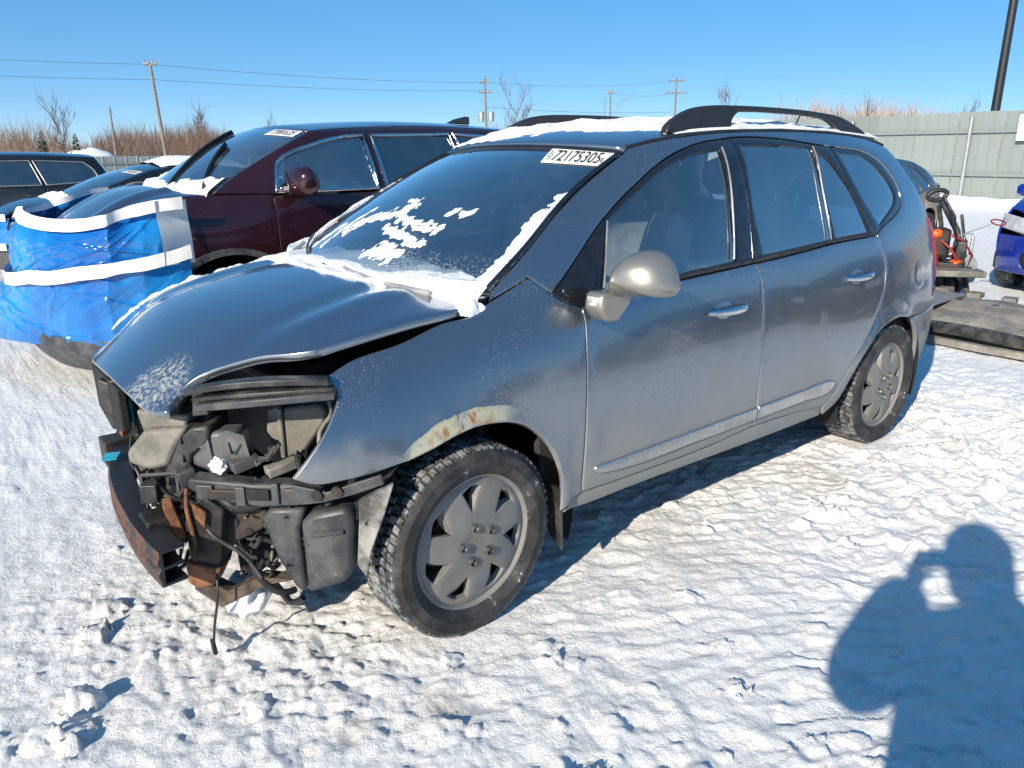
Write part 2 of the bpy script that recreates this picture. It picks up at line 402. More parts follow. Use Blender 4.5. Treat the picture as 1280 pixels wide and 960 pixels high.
def mpv_side(x, z):
    w = _mpv(x, z); x = np.atleast_1d(x); z = np.atleast_1d(z)
    for wx in (0., -2.7):                               # flared wheel arch lips
        r = np.hypot(x-wx, z-.33)
        w = w+.016*np.exp(-((r-.375)/.035)**2)*(z > .2)
    return w
_hz = nspline([-.3,-.12,.1,.3,.5,.65,.78,.86,.92], [1.125,1.125,1.118,1.085,1.035,.962,.872,.82,.77])
_hk = nspline([-.3,-.12,.2,.5,.78,.95], [.11,.115,.12,.15,.26,.30])
def mpv_hood(x, y):
    y = np.asarray(y); c = np.clip((.62-np.asarray(x))/.3, 0, 1)     # with the soft pressed crease towards each wing
    return _hz(x)-_hk(x)*y**2+.011*c*np.exp(-((np.abs(y)-.50-.10*np.asarray(x))/.06)**2)-.006*c*np.exp(-((np.abs(y)-.40-.10*np.asarray(x))/.05)**2)
_rz = nspline([-.6,-.86,-1.1,-1.4,-1.8,-2.3,-2.8,-3.1,-3.3], [1.48,1.575,1.625,1.655,1.67,1.667,1.645,1.615,1.58])
def mpv_roof(x, y):
    y = np.asarray(y); return _rz(x)-.14*y**2-.35*np.maximum(0, abs(y)-.45)**2
def mpv_glass(s, t):
    """windscreen: s -1..1 across, t 0 base..1 top; its side edges lie on the body side"""
    s = np.atleast_1d(np.asarray(s, float)); t = np.atleast_1d(np.asarray(t, float))
    bow = .03*4*t*(1-t)
    xe = -.185-.75*t; ze = 1.105+.420*t+bow
    ye = mpv_side(xe, ze)-.008
    q = 1-s*s
    return xe+q*(.24*(1-t)+.09*t)+.3*bow*q, ye*s, ze+q*(-.02*(1-t)+.028*t)+.35*bow*q
OUT = {
 'fender': [(0.556,0.683,1),(0.507,0.734),(0.453,0.794),(0.412,0.852),(0.394,0.883),(0.392,0.901),(0.4,0.911,1),(0.411,0.93,1),(0.317,0.966),(0.162,0.993),(0.016,1.03),(-0.095,1.045),(-0.168,1.076,1),(-0.257,1.11),(-0.324,1.137,1),(-0.354,1.119),(-0.395,1.078),(-0.443,1.048),(-0.499,1.026,1),(-0.501,0.984),(-0.492,0.906),(-0.475,0.744),(-0.459,0.576),(-0.453,0.457),(-0.457,0.372,1),(-0.353,0.331,1),(-0.343,0.45),(-0.334,0.506),(-0.316,0.565),(-0.276,0.624),(-0.221,0.674),(-0.146,0.709),(-0.033,0.725),(0.064,0.714),(0.144,0.693),(0.187,0.682),(0.227,0.671,1),(0.329,0.656),(0.422,0.652),(0.497,0.655)],
 'front_door': [(-0.499,1.026,1),(-0.622,1.042),(-0.739,1.049),(-1.001,1.067),(-1.238,1.077),(-1.471,1.086,1),(-1.504,1.025),(-1.509,0.933),(-1.495,0.784),(-1.481,0.615),(-1.471,0.473),(-1.473,0.386,1),(-1.147,0.368),(-0.719,0.368),(-0.457,0.372,1),(-0.453,0.457),(-0.459,0.576),(-0.475,0.744),(-0.492,0.906),(-0.501,0.984)],
 'rear_door': [(-1.471,1.086,1),(-1.505,1.086),(-1.815,1.1),(-2.119,1.118),(-2.525,1.125,1),(-2.568,1.06),(-2.59,0.98),(-2.575,0.894),(-2.534,0.796),(-2.472,0.708),(-2.382,0.625),(-2.246,0.501),(-2.156,0.403),(-2.069,0.341,1),(-1.753,0.374),(-1.473,0.386,1),(-1.471,0.473),(-1.481,0.615),(-1.495,0.784),(-1.509,0.933),(-1.504,1.025)],
 'frame_f': [(-0.395,1.078,1),(-0.548,1.185),(-0.716,1.3),(-0.904,1.412),(-1.086,1.498),(-1.304,1.558),(-1.563,1.587,1),(-1.471,1.086,1),(-1.238,1.077),(-1.001,1.067),(-0.739,1.049),(-0.622,1.042),(-0.499,1.026,1),(-0.443,1.048)],
 'frame_r': [(-1.563,1.587,1),(-1.685,1.591),(-1.91,1.585),(-2.139,1.565),(-2.309,1.55,1),(-2.379,1.354),(-2.525,1.125,1),(-2.119,1.118),(-1.815,1.1),(-1.505,1.086),(-1.471,1.086,1)],
 'frame_q': [(-2.309,1.55,1),(-2.402,1.543),(-2.71,1.503),(-2.832,1.434),(-2.907,1.32),(-2.894,1.272),(-2.567,1.145),(-2.525,1.125,1),(-2.379,1.354)],
 'win_f': [(-0.624,1.071,1),(-0.733,1.293,1),(-0.906,1.39),(-1.061,1.464),(-1.247,1.518),(-1.455,1.545,1),(-1.405,1.374),(-1.361,1.109,1),(-1.006,1.087),(-0.746,1.073)],
 'win_sail': [(-0.438,1.089),(-0.478,1.121),(-0.554,1.169),(-0.61,1.178),(-0.6,1.118),(-0.552,1.068),(-0.486,1.059),(-0.443,1.068)],
 'win_r': [(-1.602,1.558,1),(-1.871,1.558),(-2.142,1.547,1),(-2.109,1.129,1),(-1.556,1.108,1),(-1.545,1.302)],
 'win_r2': [(-2.165,1.529,1),(-2.235,1.503),(-2.364,1.355),(-2.464,1.144,1),(-2.138,1.134,1),(-2.128,1.327)],
 'win_q': [(-2.359,1.521,1),(-2.623,1.496),(-2.751,1.428),(-2.841,1.306),(-2.801,1.264,1),(-2.577,1.171,1),(-2.474,1.294)],
 'sill': [(-0.457,0.372,1),(-0.719,0.368),(-1.147,0.368),(-1.473,0.386),(-1.753,0.374),(-2.054,0.37,1),(-2.082,0.29,1),(-1.608,0.296),(-1.132,0.305),(-0.748,0.31),(-0.47,0.308),(-0.358,0.32,1)],
 'moulding': [(-0.499,0.457),(-0.513,0.469),(-0.568,0.47),(-1.085,0.477),(-1.827,0.484),(-2.057,0.485),(-2.122,0.468,1),(-2.085,0.43),(-1.846,0.425),(-1.097,0.422),(-0.545,0.431),(-0.513,0.44)],
 'rust_patch': [(0.264,0.629),(0.158,0.68),(0.027,0.716),(-0.097,0.718)],
 'arch_r': [(-2.085,0.298),(-2.215,0.347),(-2.255,0.403),(-2.309,0.482),(-2.376,0.562),(-2.491,0.651),(-2.621,0.688),(-2.73,0.693),(-2.849,0.675)],
 'outer': [(-0.395,1.078,1),(-0.548,1.185),(-0.716,1.3),(-0.904,1.412),(-1.086,1.498),(-1.304,1.558),(-1.563,1.587,1),(-1.685,1.591),(-1.91,1.585),(-2.139,1.565),(-2.309,1.55,1),(-2.402,1.543),(-2.71,1.503),(-2.832,1.434),(-2.907,1.32),(-2.894,1.272),(-2.567,1.145),(-2.525,1.125,1)],
 'rd': [(-2.525,1.125),(-2.568,1.06),(-2.59,0.98),(-2.575,0.894),(-2.534,0.796),(-2.472,0.708),(-2.382,0.625),(-2.246,0.501),(-2.156,0.403),(-2.069,0.341)],
 'bumpseam': [(-2.849,0.675),(-3.064,0.662),(-3.186,0.676)],
 'apillar': [(-0.168,1.076),(-0.257,1.11),(-0.324,1.137)],
}
FRONT = {
 'fin_top': [(0.692,0.485,0.895),(0.641,0.534,0.928),(0.549,0.624,0.926),(0.448,0.722,0.938),(0.411,0.758,0.935),(0.408,0.761,0.916),(0.55,0.623,0.907),(0.673,0.504,0.881)],
 'fin_bottom': [(0.675,0.508,0.871),(0.591,0.59,0.907),(0.458,0.719,0.921),(0.401,0.775,0.909),(0.399,0.777,0.885),(0.429,0.748,0.884),(0.542,0.638,0.871),(0.658,0.525,0.836)],
 'fin_side': [(0.688,0.447,0.871),(0.662,0.472,0.881),(0.659,0.475,0.803),(0.695,0.44,0.797)],
 'shroud_top': [(0.812,0.285,0.801),(0.737,0.357,0.794),(0.696,0.397,0.79),(0.704,0.389,0.747),(0.802,0.295,0.733)],
 'shroud': [(0.808,0.33,0.75),(0.713,0.423,0.759),(0.742,0.394,0.697),(0.767,0.371,0.634),(0.81,0.329,0.621),(0.855,0.285,0.64),(0.856,0.284,0.676),(0.832,0.307,0.713)],
 'shroud_dark': [(0.735,0.387,0.718),(0.699,0.423,0.76),(0.659,0.461,0.764),(0.66,0.46,0.716),(0.704,0.417,0.668),(0.719,0.403,0.595),(0.765,0.358,0.587),(0.768,0.355,0.624)],
 'duct': [(0.709,0.399,0.664),(0.662,0.445,0.74),(0.594,0.511,0.748),(0.582,0.522,0.649),(0.639,0.467,0.599),(0.698,0.409,0.585)],
 'airbox_a': [(0.506,0.484,0.771),(0.464,0.525,0.798),(0.472,0.518,0.591),(0.492,0.498,0.611),(0.514,0.477,0.695)],
 'airbox_b': [(0.459,0.53,0.793),(0.376,0.611,0.809),(0.358,0.628,0.789),(0.367,0.619,0.748),(0.433,0.556,0.625),(0.464,0.525,0.591)],
 'crossbar': [(0.741,0.479,0.627),(0.598,0.618,0.614),(0.516,0.698,0.618),(0.458,0.755,0.591),(0.465,0.747,0.575),(0.506,0.707,0.55),(0.59,0.626,0.54),(0.713,0.507,0.562),(0.745,0.476,0.596)],
 'flange': [(0.527,0.708,0.625),(0.45,0.783,0.604),(0.395,0.837,0.634),(0.334,0.896,0.664),(0.328,0.901,0.635),(0.388,0.843,0.602),(0.459,0.774,0.571),(0.507,0.727,0.561)],
 'plate_v': [(0.711,0.488,0.565),(0.667,0.53,0.523),(0.692,0.506,0.323),(0.758,0.442,0.34),(0.759,0.441,0.475),(0.735,0.464,0.532)],
 'rust_plate': [(0.744,0.484,0.55),(0.713,0.513,0.521),(0.72,0.507,0.468),(0.738,0.489,0.501)],
 'rust_horn': [(0.776,0.445,0.348),(0.695,0.524,0.329),(0.718,0.501,0.267),(0.756,0.465,0.258),(0.773,0.448,0.274)],
 'plate_side': [(0.668,0.466,0.509),(0.555,0.576,0.505),(0.567,0.564,0.44),(0.623,0.51,0.396),(0.652,0.482,0.364),(0.68,0.455,0.295)],
 'lip': [(0.753,0.412,0.232),(0.713,0.451,0.257),(0.671,0.491,0.226),(0.594,0.566,0.283),(0.522,0.637,0.277),(0.582,0.578,0.255),(0.647,0.515,0.205),(0.691,0.472,0.167)],
 'resv_a': [(0.582,0.592,0.491),(0.555,0.618,0.524),(0.481,0.69,0.525),(0.498,0.674,0.461),(0.496,0.676,0.24),(0.517,0.655,0.253),(0.55,0.623,0.345),(0.565,0.608,0.412)],
 'resv_b': [(0.504,0.695,0.488),(0.476,0.723,0.523),(0.401,0.796,0.548),(0.384,0.813,0.516),(0.392,0.805,0.349),(0.414,0.783,0.293),(0.502,0.697,0.248)],
 'liner_flap': [(0.382,0.842,0.575),(0.35,0.873,0.602),(0.306,0.916,0.634),(0.33,0.893,0.532),(0.362,0.861,0.417),(0.375,0.849,0.331),(0.394,0.831,0.37),(0.383,0.841,0.519)],
 'frame_low': [(0.607,0.386,0.372),(0.524,0.467,0.389),(0.509,0.481,0.275),(0.552,0.44,0.225),(0.601,0.392,0.215)],
 'left_bracket': [(0.826,-0.175,0.796),(0.751,-0.103,0.758),(0.749,-0.101,0.65),(0.782,-0.133,0.619),(0.81,-0.16,0.618),(0.829,-0.178,0.7)],
 'tape_a': [(0.764,-0.046,0.74),(0.758,-0.039,0.743),(0.757,-0.038,0.663),(0.764,-0.045,0.657)],
 'tape_b': [(0.836,-0.157,0.58),(0.792,-0.115,0.594),(0.794,-0.116,0.564),(0.839,-0.16,0.544)],
 'left_lamp_hole': [(0.817,-0.237,0.803),(0.774,-0.195,0.793),(0.742,-0.163,0.706),(0.771,-0.191,0.645),(0.799,-0.218,0.68)],
}
# ============================ materials in use ============================
M = {}
M['paint'] = car_paint('grey_metallic_paint', (.25, .285, .33), metal=.91, rough=.22, film=.08, mud_lo=.34, mud_hi=.76, mud=.82, salt=.38, frost=[(.745, .30, .86, .17)])
M['paint_hood'] = car_paint('grey_metallic_hood', (.265, .300, .350), metal=.92, rough=.22, film=.06, mud_lo=.3, mud_hi=.7, salt=.25, frost=[(.745, .30, .86, .17)])
M['paint_fender'] = car_paint('grey_metallic_fender', (.25, .285, .33), metal=.91, rough=.22, film=.08, salt=.42, mud=.82, rust_arch=True, mud_lo=.34, mud_hi=.78)
M['paint_mirror'] = car_paint('grey_metallic_mirror', (.30, .285, .26), mud=.3, film=.25, rough=.32)
M['trim'] = plain('black_trim', (.018, .018, .02), .45, var=.2, bump=.05)
M['gloss_black'] = plain('gloss_black', (.012, .012, .014), .15, var=.3, coat=.5)
def rubber_mat():
    m = NT('tyre_rubber'); a = m.ramp(m.noise(7, 8, .7), .40, .70, 0, .5); sn = m.math('MULTIPLY', m.ramp(m.noise(13, 8, .75), .60, .66), m.ramp(m.noise(3.2, 3), .50, .62))
    c = m.mix(a, (.015, .015, .016), (.12, .118, .11)); c = m.mix(sn, c, (.62, .63, .65))
    m.set(Base_Color=c, Roughness=.72, Normal=m.bump(m.noise(60, 6), .3, .004)); return m.m
M['rubber'] = rubber_mat()
M['tread'] = dirty('tyre_tread', (.017, .017, .018), (.55, .56, .58), .55, .8, 26, bump=.3)
M['hubcap'] = dirty('dirty_hubcap', (.16, .157, .147), (.25, .24, .22), .8, .5, 5, bump=.1)
M['lug'] = plain('lug_metal', (.28, .27, .25), .35, .9)
M['steel_dark'] = dirty('dark_steel', (.018, .019, .021), (.13, .09, .06), .45, .5, 8, .3)
M['plastic'] = dirty('dusty_black_plastic', (.016, .017, .019), (.17, .165, .15), .45, .45, 8)
M['plastic_blue'] = dirty('weathered_plastic', (.026, .029, .034), (.16, .16, .16), .45, .45, 7)
M['plastic_tan'] = dirty('dusty_grey_plastic', (.12, .116, .10), (.30, .28, .24), .7, .6, 9)
M['duct'] = dirty('smoky_plastic', (.06, .065, .07), (.24, .24, .23), .5, .3, 6)
M['airbox'] = dirty('airbox_plastic', (.09, .085, .075), (.22, .20, .17), .7, .6, 4)
M['bay'] = plain('engine_bay_black', (.012, .012, .013), .8)
M['rust'] = plain('rusty_steel', (.165, .068, .03), .85, var=.6, scale=22, bump=.3)
M['muddy'] = plain('muddy_steel', (.085, .062, .045), .9, var=.6, scale=20, bump=.3)
M['tape'] = plain('cyan_tape', (.03, .38, .55), .35, var=.15)
M['chrome'] = plain('chrome', (.62, .64, .66), .14, 1., var=.08)
M['satin'] = dirty('satin_trim', (.42, .42, .42), (.34, .32, .29), .6, .3, 6, .6)
M['bright_trim'] = dirty('bright_trim', (.42, .43, .44), (.34, .33, .30), .5, .22, 7, .85)
M['red_lens'] = plain('red_lens', (.35, .015, .02), .1, var=.2, coat=.6)
M['lens'] = plain('clear_lens', (.45, .47, .5), .08, var=.2, coat=.8)
M['seat'] = plain('grey_cloth', (.30, .285, .255), .9, bump=.2)
M['seat_dark'] = plain('dark_cloth', (.03, .032, .035), .9, bump=.2)
M['cabin'] = plain('cabin_plastic', (.035, .036, .04), .7)
M['glass_front'] = glass('windscreen_glass', (.82, .92, .95), haze=.03, mirror=.30, frost_lo=(1.06, 1.24), body=(.55, .58, .62))
M['glass_side'] = glass('side_glass', (.78, .90, .93), haze=.04, mirror=.22)
M['glass_dark'] = glass('privacy_glass', (.50, .62, .68), haze=.045, mirror=.30)
M['white'] = plain('white_print', (.80, .80, .78), .5, var=.04)
M['black_ink'] = plain('black_ink', (.012, .012, .012), .6)

def beam_mat():
    m = NT('bumper_beam_steel'); nx = m.sep(m.n('TexCoord', 1))[0]
    f = m.math('ADD', m.math('MULTIPLY', m.ramp(nx, .2, .8), .30), m.noise(14, 8, .75)); f = m.ramp(f, .68, .84, 0, .95)
    m.set(Base_Color=m.mix(f, (.035, .035, .042), m.mix(m.noise(30, 6), (.15, .065, .04), (.07, .04, .03))), Roughness=m.ramp(f, 0, 1, .4, .9), Metallic=m.ramp(f, 0, 1, .5, 0), Normal=m.bump(m.noise(50, 6), .3, .004))
    return m.m
M['beam'] = beam_mat()
def snow_mat(name='fresh_snow', dirt=False):
    m = NT(name)
    c = m.mix(m.ramp(m.noise(7, 6), .3, .75), (.80, .83, .87), (.90, .91, .92))
    if dirt: c = m.mix(m.ramp(m.noise(12, 8, .7), .48, .7, 0, .55), c, (.55, .53, .48))
    m.set(Base_Color=c, Roughness=.65, Specular_IOR_Level=.3, Normal=m.bump(m.noise(140, 6, .7), .5, .006))
    return m.m
def frost_mat():
    m = NT('frozen_snow_crust'); m.set(Base_Color=(.85, .88, .92), Roughness=.6, Normal=m.bump(m.noise(160, 6, .7), .6, .005))
    a = m.ramp(m.noise(170, 5, .7), .36, .56, .30, 1.); tr = m.n('BsdfTransparent', Color=(.9, .95, 1.))
    m.t.links.new(m.n('MixShader', i0=a, i1=tr, i2=m.b.outputs[0]), m.out.inputs[0]); return m.m
M['frost'] = frost_mat()
M['snow'] = snow_mat(); M['snow_dirty'] = snow_mat('settled_snow', True)

# ============================ grey minivan ============================
car = empty('minivan', (0, 0, 0), 0, 'dark grey minivan with smashed open front end, nearest car', 'minivan')
def side(a, b): return np.stack([a, mpv_side(a, b), b], 1)
def hood_s(a, b): return np.stack([a, b, mpv_hood(a, b)], 1)
def roof_s(a, b): return np.stack([a, b, mpv_roof(a, b)], 1)
def glass_s(a, b): return np.stack(mpv_glass(a, b), 1)
L_OUT = (0, 1, .1)

# body side in one pressing: pillars, cant rail and rear quarter
cant = [(-2.88, 1.576), (-2.68, 1.598), (-2.4, 1.613), (-2., 1.619), (-1.6, 1.611), (-1.3, 1.592), (-1.1, 1.570)]
wsx = [(-.185-.75*t, 1.105+.42*t+.03*4*t*(1-t)) for t in (1., .8, .6, .4, .2, 0.)]
body = ([(*OUT['apillar'][0], 1)]+OUT['apillar'][1:2]+[(*OUT['apillar'][2], 1), (-.343, 1.122)]+OUT['outer'][:-1]
        + [(*OUT['rd'][0], 1)]+OUT['rd'][1:-1]+[(*OUT['rd'][-1][:2], 1), (-2.10, .29, 1)]+OUT['arch_r'][1:-1]+[(*OUT['arch_r'][-1], 1)]+OUT['bumpseam'][1:]
        + [(-3.40, .71, 1), (-3.44, .85), (-3.385, 1.05), (-3.26, 1.2), (-3.09, 1.4), (-2.985, 1.54, 1)]+cant+[(-.965, 1.546, 1), (wsx[0][0]-.004, wsx[0][1]+.004, 1)]+wsx[1:-1]+[(*wsx[-1], 1)])
parts_l = []
def lp(*a, **k): o = panel(*a, out=L_OUT, **k); parts_l.append(o); return o
lp('body_side', body, side, M['paint'], car, h=.05)
lp('front_fender', OUT['fender'], side, M['paint_fender'], car, h=.035)
fd = lp('front_door', OUT['front_door'], side, M['paint'], car)
rd = lp('rear_door', OUT['rear_door'], side, M['paint'], car)
lp('sill_panel', OUT['sill'], side, M['paint'], car, off=-.006)
def sub(name, outline, mat, parent, **k): return panel(name, outline, side, mat, parent, out=L_OUT, **k)
sub('window_frame', OUT['frame_f'], M['gloss_black'], fd, holes=[OUT['win_f']], off=-.006, inset=.001)
sub('window_pane', OUT['win_f'], M['glass_side'], fd, off=-.014, inset=-.008, roll=.0005)
sub('quarter_light', OUT['win_sail'], M['gloss_black'], fd, off=.002)
sub('window_frame', OUT['frame_r'], M['gloss_black'], rd, holes=[OUT['win_r'], OUT['win_r2']], off=-.006, inset=.001)
sub('window_pane', OUT['win_r'], M['glass_dark'], rd, off=-.014, inset=-.008, roll=.0005)
sub('fixed_pane', OUT['win_r2'], M['glass_dark'], rd, off=-.014, inset=-.008, roll=.0005)
sub('window_frame', OUT['frame_q'], M['gloss_black'], parts_l[0], holes=[OUT['win_q']], off=-.006, inset=.001)
sub('quarter_window', OUT['win_q'], M['glass_dark'], parts_l[0], off=-.012, inset=-.008, roll=.0005)
# fuel flap: a round lid on the rear quarter
fl = [(-3.02+.085*math.cos(a), .88+.085*math.sin(a)) for a in np.linspace(0, 2*math.pi, 25)[:-1]]
sub('fuel_flap', fl, M['paint'], parts_l[0], off=.003, roll=.004)
# bright bars
def along(pts, off=.0): return [Vector((x, float(mpv_side(x, z)[0])+off, z)) for x, z in pts]
def ribbon(name, pts, r, mat, parent, off=.0, sx=1., n=6):
    return MB().tube(along([tuple(p) for p in curve2(pts, .04, False)], off), r, n, sx=sx).build(name, mat, parent, 60)
ribbon('window_bar', [(-.612, 1.078), (-.728, 1.294)], .004, M['satin'], fd, .004)
ribbon('window_bar', [(-1.462, 1.545), (-1.408, 1.374), (-1.34, 1.113)], .0045, M['satin'], fd, .0)
ribbon('window_bar', [(-2.15, 1.547), (-2.10, 1.327), (-2.085, 1.136)], .004, M['satin'], rd, .0)
ribbon('weather_strip', [(-.66, 1.064), (-.979, 1.081), (-1.213, 1.090), (-1.44, 1.100)], .009, M['trim'], fd, .002)
ribbon('weather_strip', [(-1.46, 1.100), (-1.785, 1.114), (-2.088, 1.130), (-2.47, 1.14)], .009, M['trim'], rd, .002)
mo = OUT['moulding']
sub('side_moulding', [(-.503, .454), (-.517, .466), (-.572, .467), (-1.09, .475), (-1.472, .479, 1), (-1.472, .4205, 1), (-1.103, .419), (-.55, .429), (-.517, .438)], M['bright_trim'], fd, off=.010, roll=.004, thick=.012, inset=0)
sub('side_moulding', [(-1.484, .479, 1), (-1.833, .482), (-2.064, .483), (-2.129, .466, 1), (-2.093, .427), (-1.854, .422), (-1.484, .4205, 1)], M['bright_trim'], rd, off=.010, roll=.004, thick=.012, inset=0)
def handle(x0, x1, z0, z1, door):
    p = [(x0+(x1-x0)*t, z0+(z1-z0)*t) for t in np.linspace(0, 1, 9)]
    q = along(p, .0); bow = [0.006, .024, .034, .038, .039, .038, .034, .024, .006]
    h = MB().tube([v+Vector((0, b, 0)) for v, b in zip(q, bow)], [.010, .014, .016, .017, .017, .017, .016, .014, .010], 10, sx=.75).build('door_handle', M['chrome'], door, 60)
    xc, zc = (x0+x1)/2+.02, (z0+z1)/2
    sub('handle_cup', [(xc+.062*math.cos(a), zc+.040*math.sin(a)) for a in np.linspace(0, 2*math.pi, 21)[:-1]], M['paint'], door, off=.0015, roll=.003, thick=.003)
    return h
handle(-1.135, -1.385, .927, .926, fd); handle(-2.18, -2.425, .95, .952, rd)

# door mirror
def mirror():
    cy, cz = 1.025, 1.146; n = 28; rings = []
    out = [tuple(q) for q in curve2([(-.108, -.078), (-.108, -.03), (-.078, .045), (-.035, .076), (.03, .080), (.078, .058), (.108, .012), (.118, -.032), (.100, -.056), (.03, -.064), (-.05, -.076)], .03)]; n = len(out)
    mb = MB(); V = []
    for th in np.linspace(.10, math.pi/2, 9):
        k = math.sin(th)
        for y, z in out: V.append((-.625+.135*math.cos(th)**.9+.0*y, cy+.01*(1-k)*-2+y*k-.03*(1-k), cz+z*k-.01*(1-k)))
    for k in (.97, .90):
        for y, z in out: V.append((-.632, cy+y*k, cz+z*k))
    m = len(V)//n
    F = [(i*n+j, (i+1)*n+j, (i+1)*n+(j+1) % n, i*n+(j+1) % n) for i in range(m-1) for j in range(n)]+[tuple(range(n))]
    o = MB().add(V, F).build('side_mirror', M['paint_mirror'], fd, 50)
    g = [(-.628, cy+y*.91, cz+z*.91) for y, z in out]
    MB().slab(g, (.004, 0, 0)).build('mirror_glass', M['chrome'], fd, 30)
    ft = [(-.475, .955, 1.092), (-.466, .955, 1.036), (-.495, .955, .995), (-.555, .955, .985), (-.61, .955, 1.04), (-.63, .955, 1.085)]
    MB().slab(ft, (.0, -.085, .0)).build('mirror_foot', M['paint_mirror'], fd, 50, bevel=.016)
mirror()
# wheel arch liners and underbody
def liner(x):
    mb = MB(); prof = [(.43, .86), (.43, .50), (.05, .50)]; V = []; n = 22
    for a in np.linspace(.42 if x > -1 else -.35, math.pi+.35, n):
        for r, y in prof: V.append((x+r*math.cos(a), y, .33+r*math.sin(a)))
    F = [(i*3+j, (i+1)*3+j, (i+1)*3+j+1, i*3+j+1) for i in range(n-1) for j in range(2)]
    o = mb.add(V, F).build('arch_liner', M['bay'] if x < -1 else M['trim'], car, 60); parts_l.append(o)
liner(-.02); liner(-2.70)
mf = MB().slab([(-.350, .897, .42), (-.350, .80, .42), (-.385, .80, .20), (-.372, .885, .17)], (-.008, 0, 0)).build('mud_flap', M['plastic'], car, 30); parts_l.append(mf)
parts_l.append(sub('tail_light', [(-3.235, 1.17, 1), (-3.28, 1.165), (-3.38, 1.05), (-3.435, .86), (-3.39, .80, 1), (-3.31, .98)], M['red_lens'], car, off=.006, roll=.006))
parts_l.append(sub('rear_bumper', [(*OUT['arch_r'][-1], 1), (-3.05, .661), (-3.165, .676), (-3.42, .706), (-3.56, .70, 1), (-3.585, .5), (-3.56, .27, 1), (-3.3, .262), (-3.075, .28, 1), (-3.085, .36), (-3.06, .48), (-2.98, .59)], M['paint'], car, off=.002))
for o in list(parts_l): mirror_part(o)

# closing panels
panel('roof_panel', [(-.845-.09*(s*s)-.004, s*.579) if abs(s) < .99 else (-.945, s*.579, 1) for s in np.linspace(-1, 1, 9)]
      + [(x, float(mpv_side(x, z)[0])-.003) for x, z in cant[::-1]]+[(-2.985, .525, 1), (-3.04, .3), (-3.05, 0), (-3.04, -.3), (-2.985, -.525, 1)]
      + [(x, -float(mpv_side(x, z)[0])+.003) for x, z in cant], roof_s, M['paint_hood'], car, h=.07)
def tail_s(a, b):
    xb = nspline([.25, .5, .7, .9, 1.05, 1.25, 1.4, 1.53], [-3.58, -3.63, -3.61, -3.56, -3.48, -3.30, -3.16, -3.055])(b)
    return np.stack([xb+.30*a*a, a, b], 1)
panel('tailgate', [(-.64, .62, 1), (.64, .62, 1), (.64, .9), (.62, 1.1), (.57, 1.3), (.50, 1.53, 1), (0, 1.56), (-.50, 1.53, 1), (-.57, 1.3), (-.62, 1.1), (-.64, .9)], tail_s, M['paint'], car, out=(-1, 0, 0), h=.08,
      holes=[[(-.53, 1.08), (.53, 1.08), (.46, 1.48), (-.46, 1.48)]])
panel('rear_window', [(-.53, 1.08), (.53, 1.08), (.46, 1.48), (-.46, 1.48)], tail_s, M['glass_dark'], car, out=(-1, 0, 0), off=-.01, inset=-.01, h=.1)
panel('rear_bumper_face', [(-.64, .27, 1), (.64, .27, 1), (.66, .62, 1), (-.66, .62, 1)], tail_s, M['paint'], car, out=(-1, 0, 0), h=.08)
ditch = [(x, float(mpv_side(x, z)[0])-.002, z+.001) for x, z in [(-.96, 1.545)]+cant[::-1]+[(-2.97, 1.552)]]
for s in (1, -1): MB().tube([(x, y*s, z) for x, y, z in ditch], .0065, 6).build('roof_ditch_strip', M['trim'], car, 60)

# bonnet, popped up along its left edge
hood_e = [(.768, .454, 1), (.722, .425), (.676, .434), (.643, .457), (.578, .521), (.516, .589), (.456, .656), (.41, .692), (.33, .712), (.212, .732), (.02, .743), (-.138, .726), (-.20, .716, 1)]
hood_o = [(.822, 0.), (.818, .2), (.800, .38)]+hood_e+[(-.10, .5), (-.02, .25), (.0, 0)]
hood_o = hood_o+[(-.02, -.25), (-.10, -.5)]+[(x, -y, *c) for x, y, *c in hood_e[::-1]]+[(.800, -.38), (.818, -.2)]
hood = panel('hood', hood_o, hood_s, M['paint_hood'], car, h=.04, roll=.0035, thick=.022)
MB().add([(x, y, float(mpv_hood(x, y))-.03) for x, y, *_ in curve2(hood_o, .05)*.965], [tuple(range(len(curve2(hood_o, .05))))]).build('hood_underside', M['bay'], hood, 0) if False else None
def under_s(a, b): return np.stack([a, b, mpv_hood(a, b)-.026], 1)
panel('hood_underside', [(p[0]*.96, p[1]*.95, *p[2:]) for p in hood_o], under_s, M['bay'], hood, h=.08)
# cowl tray under the windscreen
cw = MB(); n = 21; V = []
for s in np.linspace(-1, 1, n):
    x, y, z = (float(k[0]) for k in mpv_glass(s, 0.)); q = 1-s*s
    for dx, dz in ((-.01, -.012), (.05, -.025), (.11+.02*q, -.03+.02*q)): V.append((x+dx*(.4+.6*q), y, z+dz))
cw.add(V, [(i*3+j, i*3+j+1, (i+1)*3+j+1, (i+1)*3+j) for i in range(n-1) for j in range(2)]).build('cowl_tray', M['trim'], car, 60)
ws = panel('windscreen', [(-1, 0, 1), (0, 0), (1, 0, 1), (1, .5), (1, 1, 1), (0, 1), (-1, 1, 1), (-1, .5)], glass_s, M['glass_front'], car, h=.10, inset=.006, roll=.001, thick=.006)
bnd = curve2([(-1, 0, 1), (0, 0), (1, 0, 1), (1, .5), (1, 1, 1), (0, 1), (-1, 1, 1), (-1, .5)], .06)
fr = MB()
q = [Vector(v) for v in glass_s(bnd[:, 0]*.985, .012+bnd[:, 1]*.976)]; fr.tube(q+[q[0]], .012, 6, sx=.6).build('screen_seal', M['gloss_black'], ws, 60)
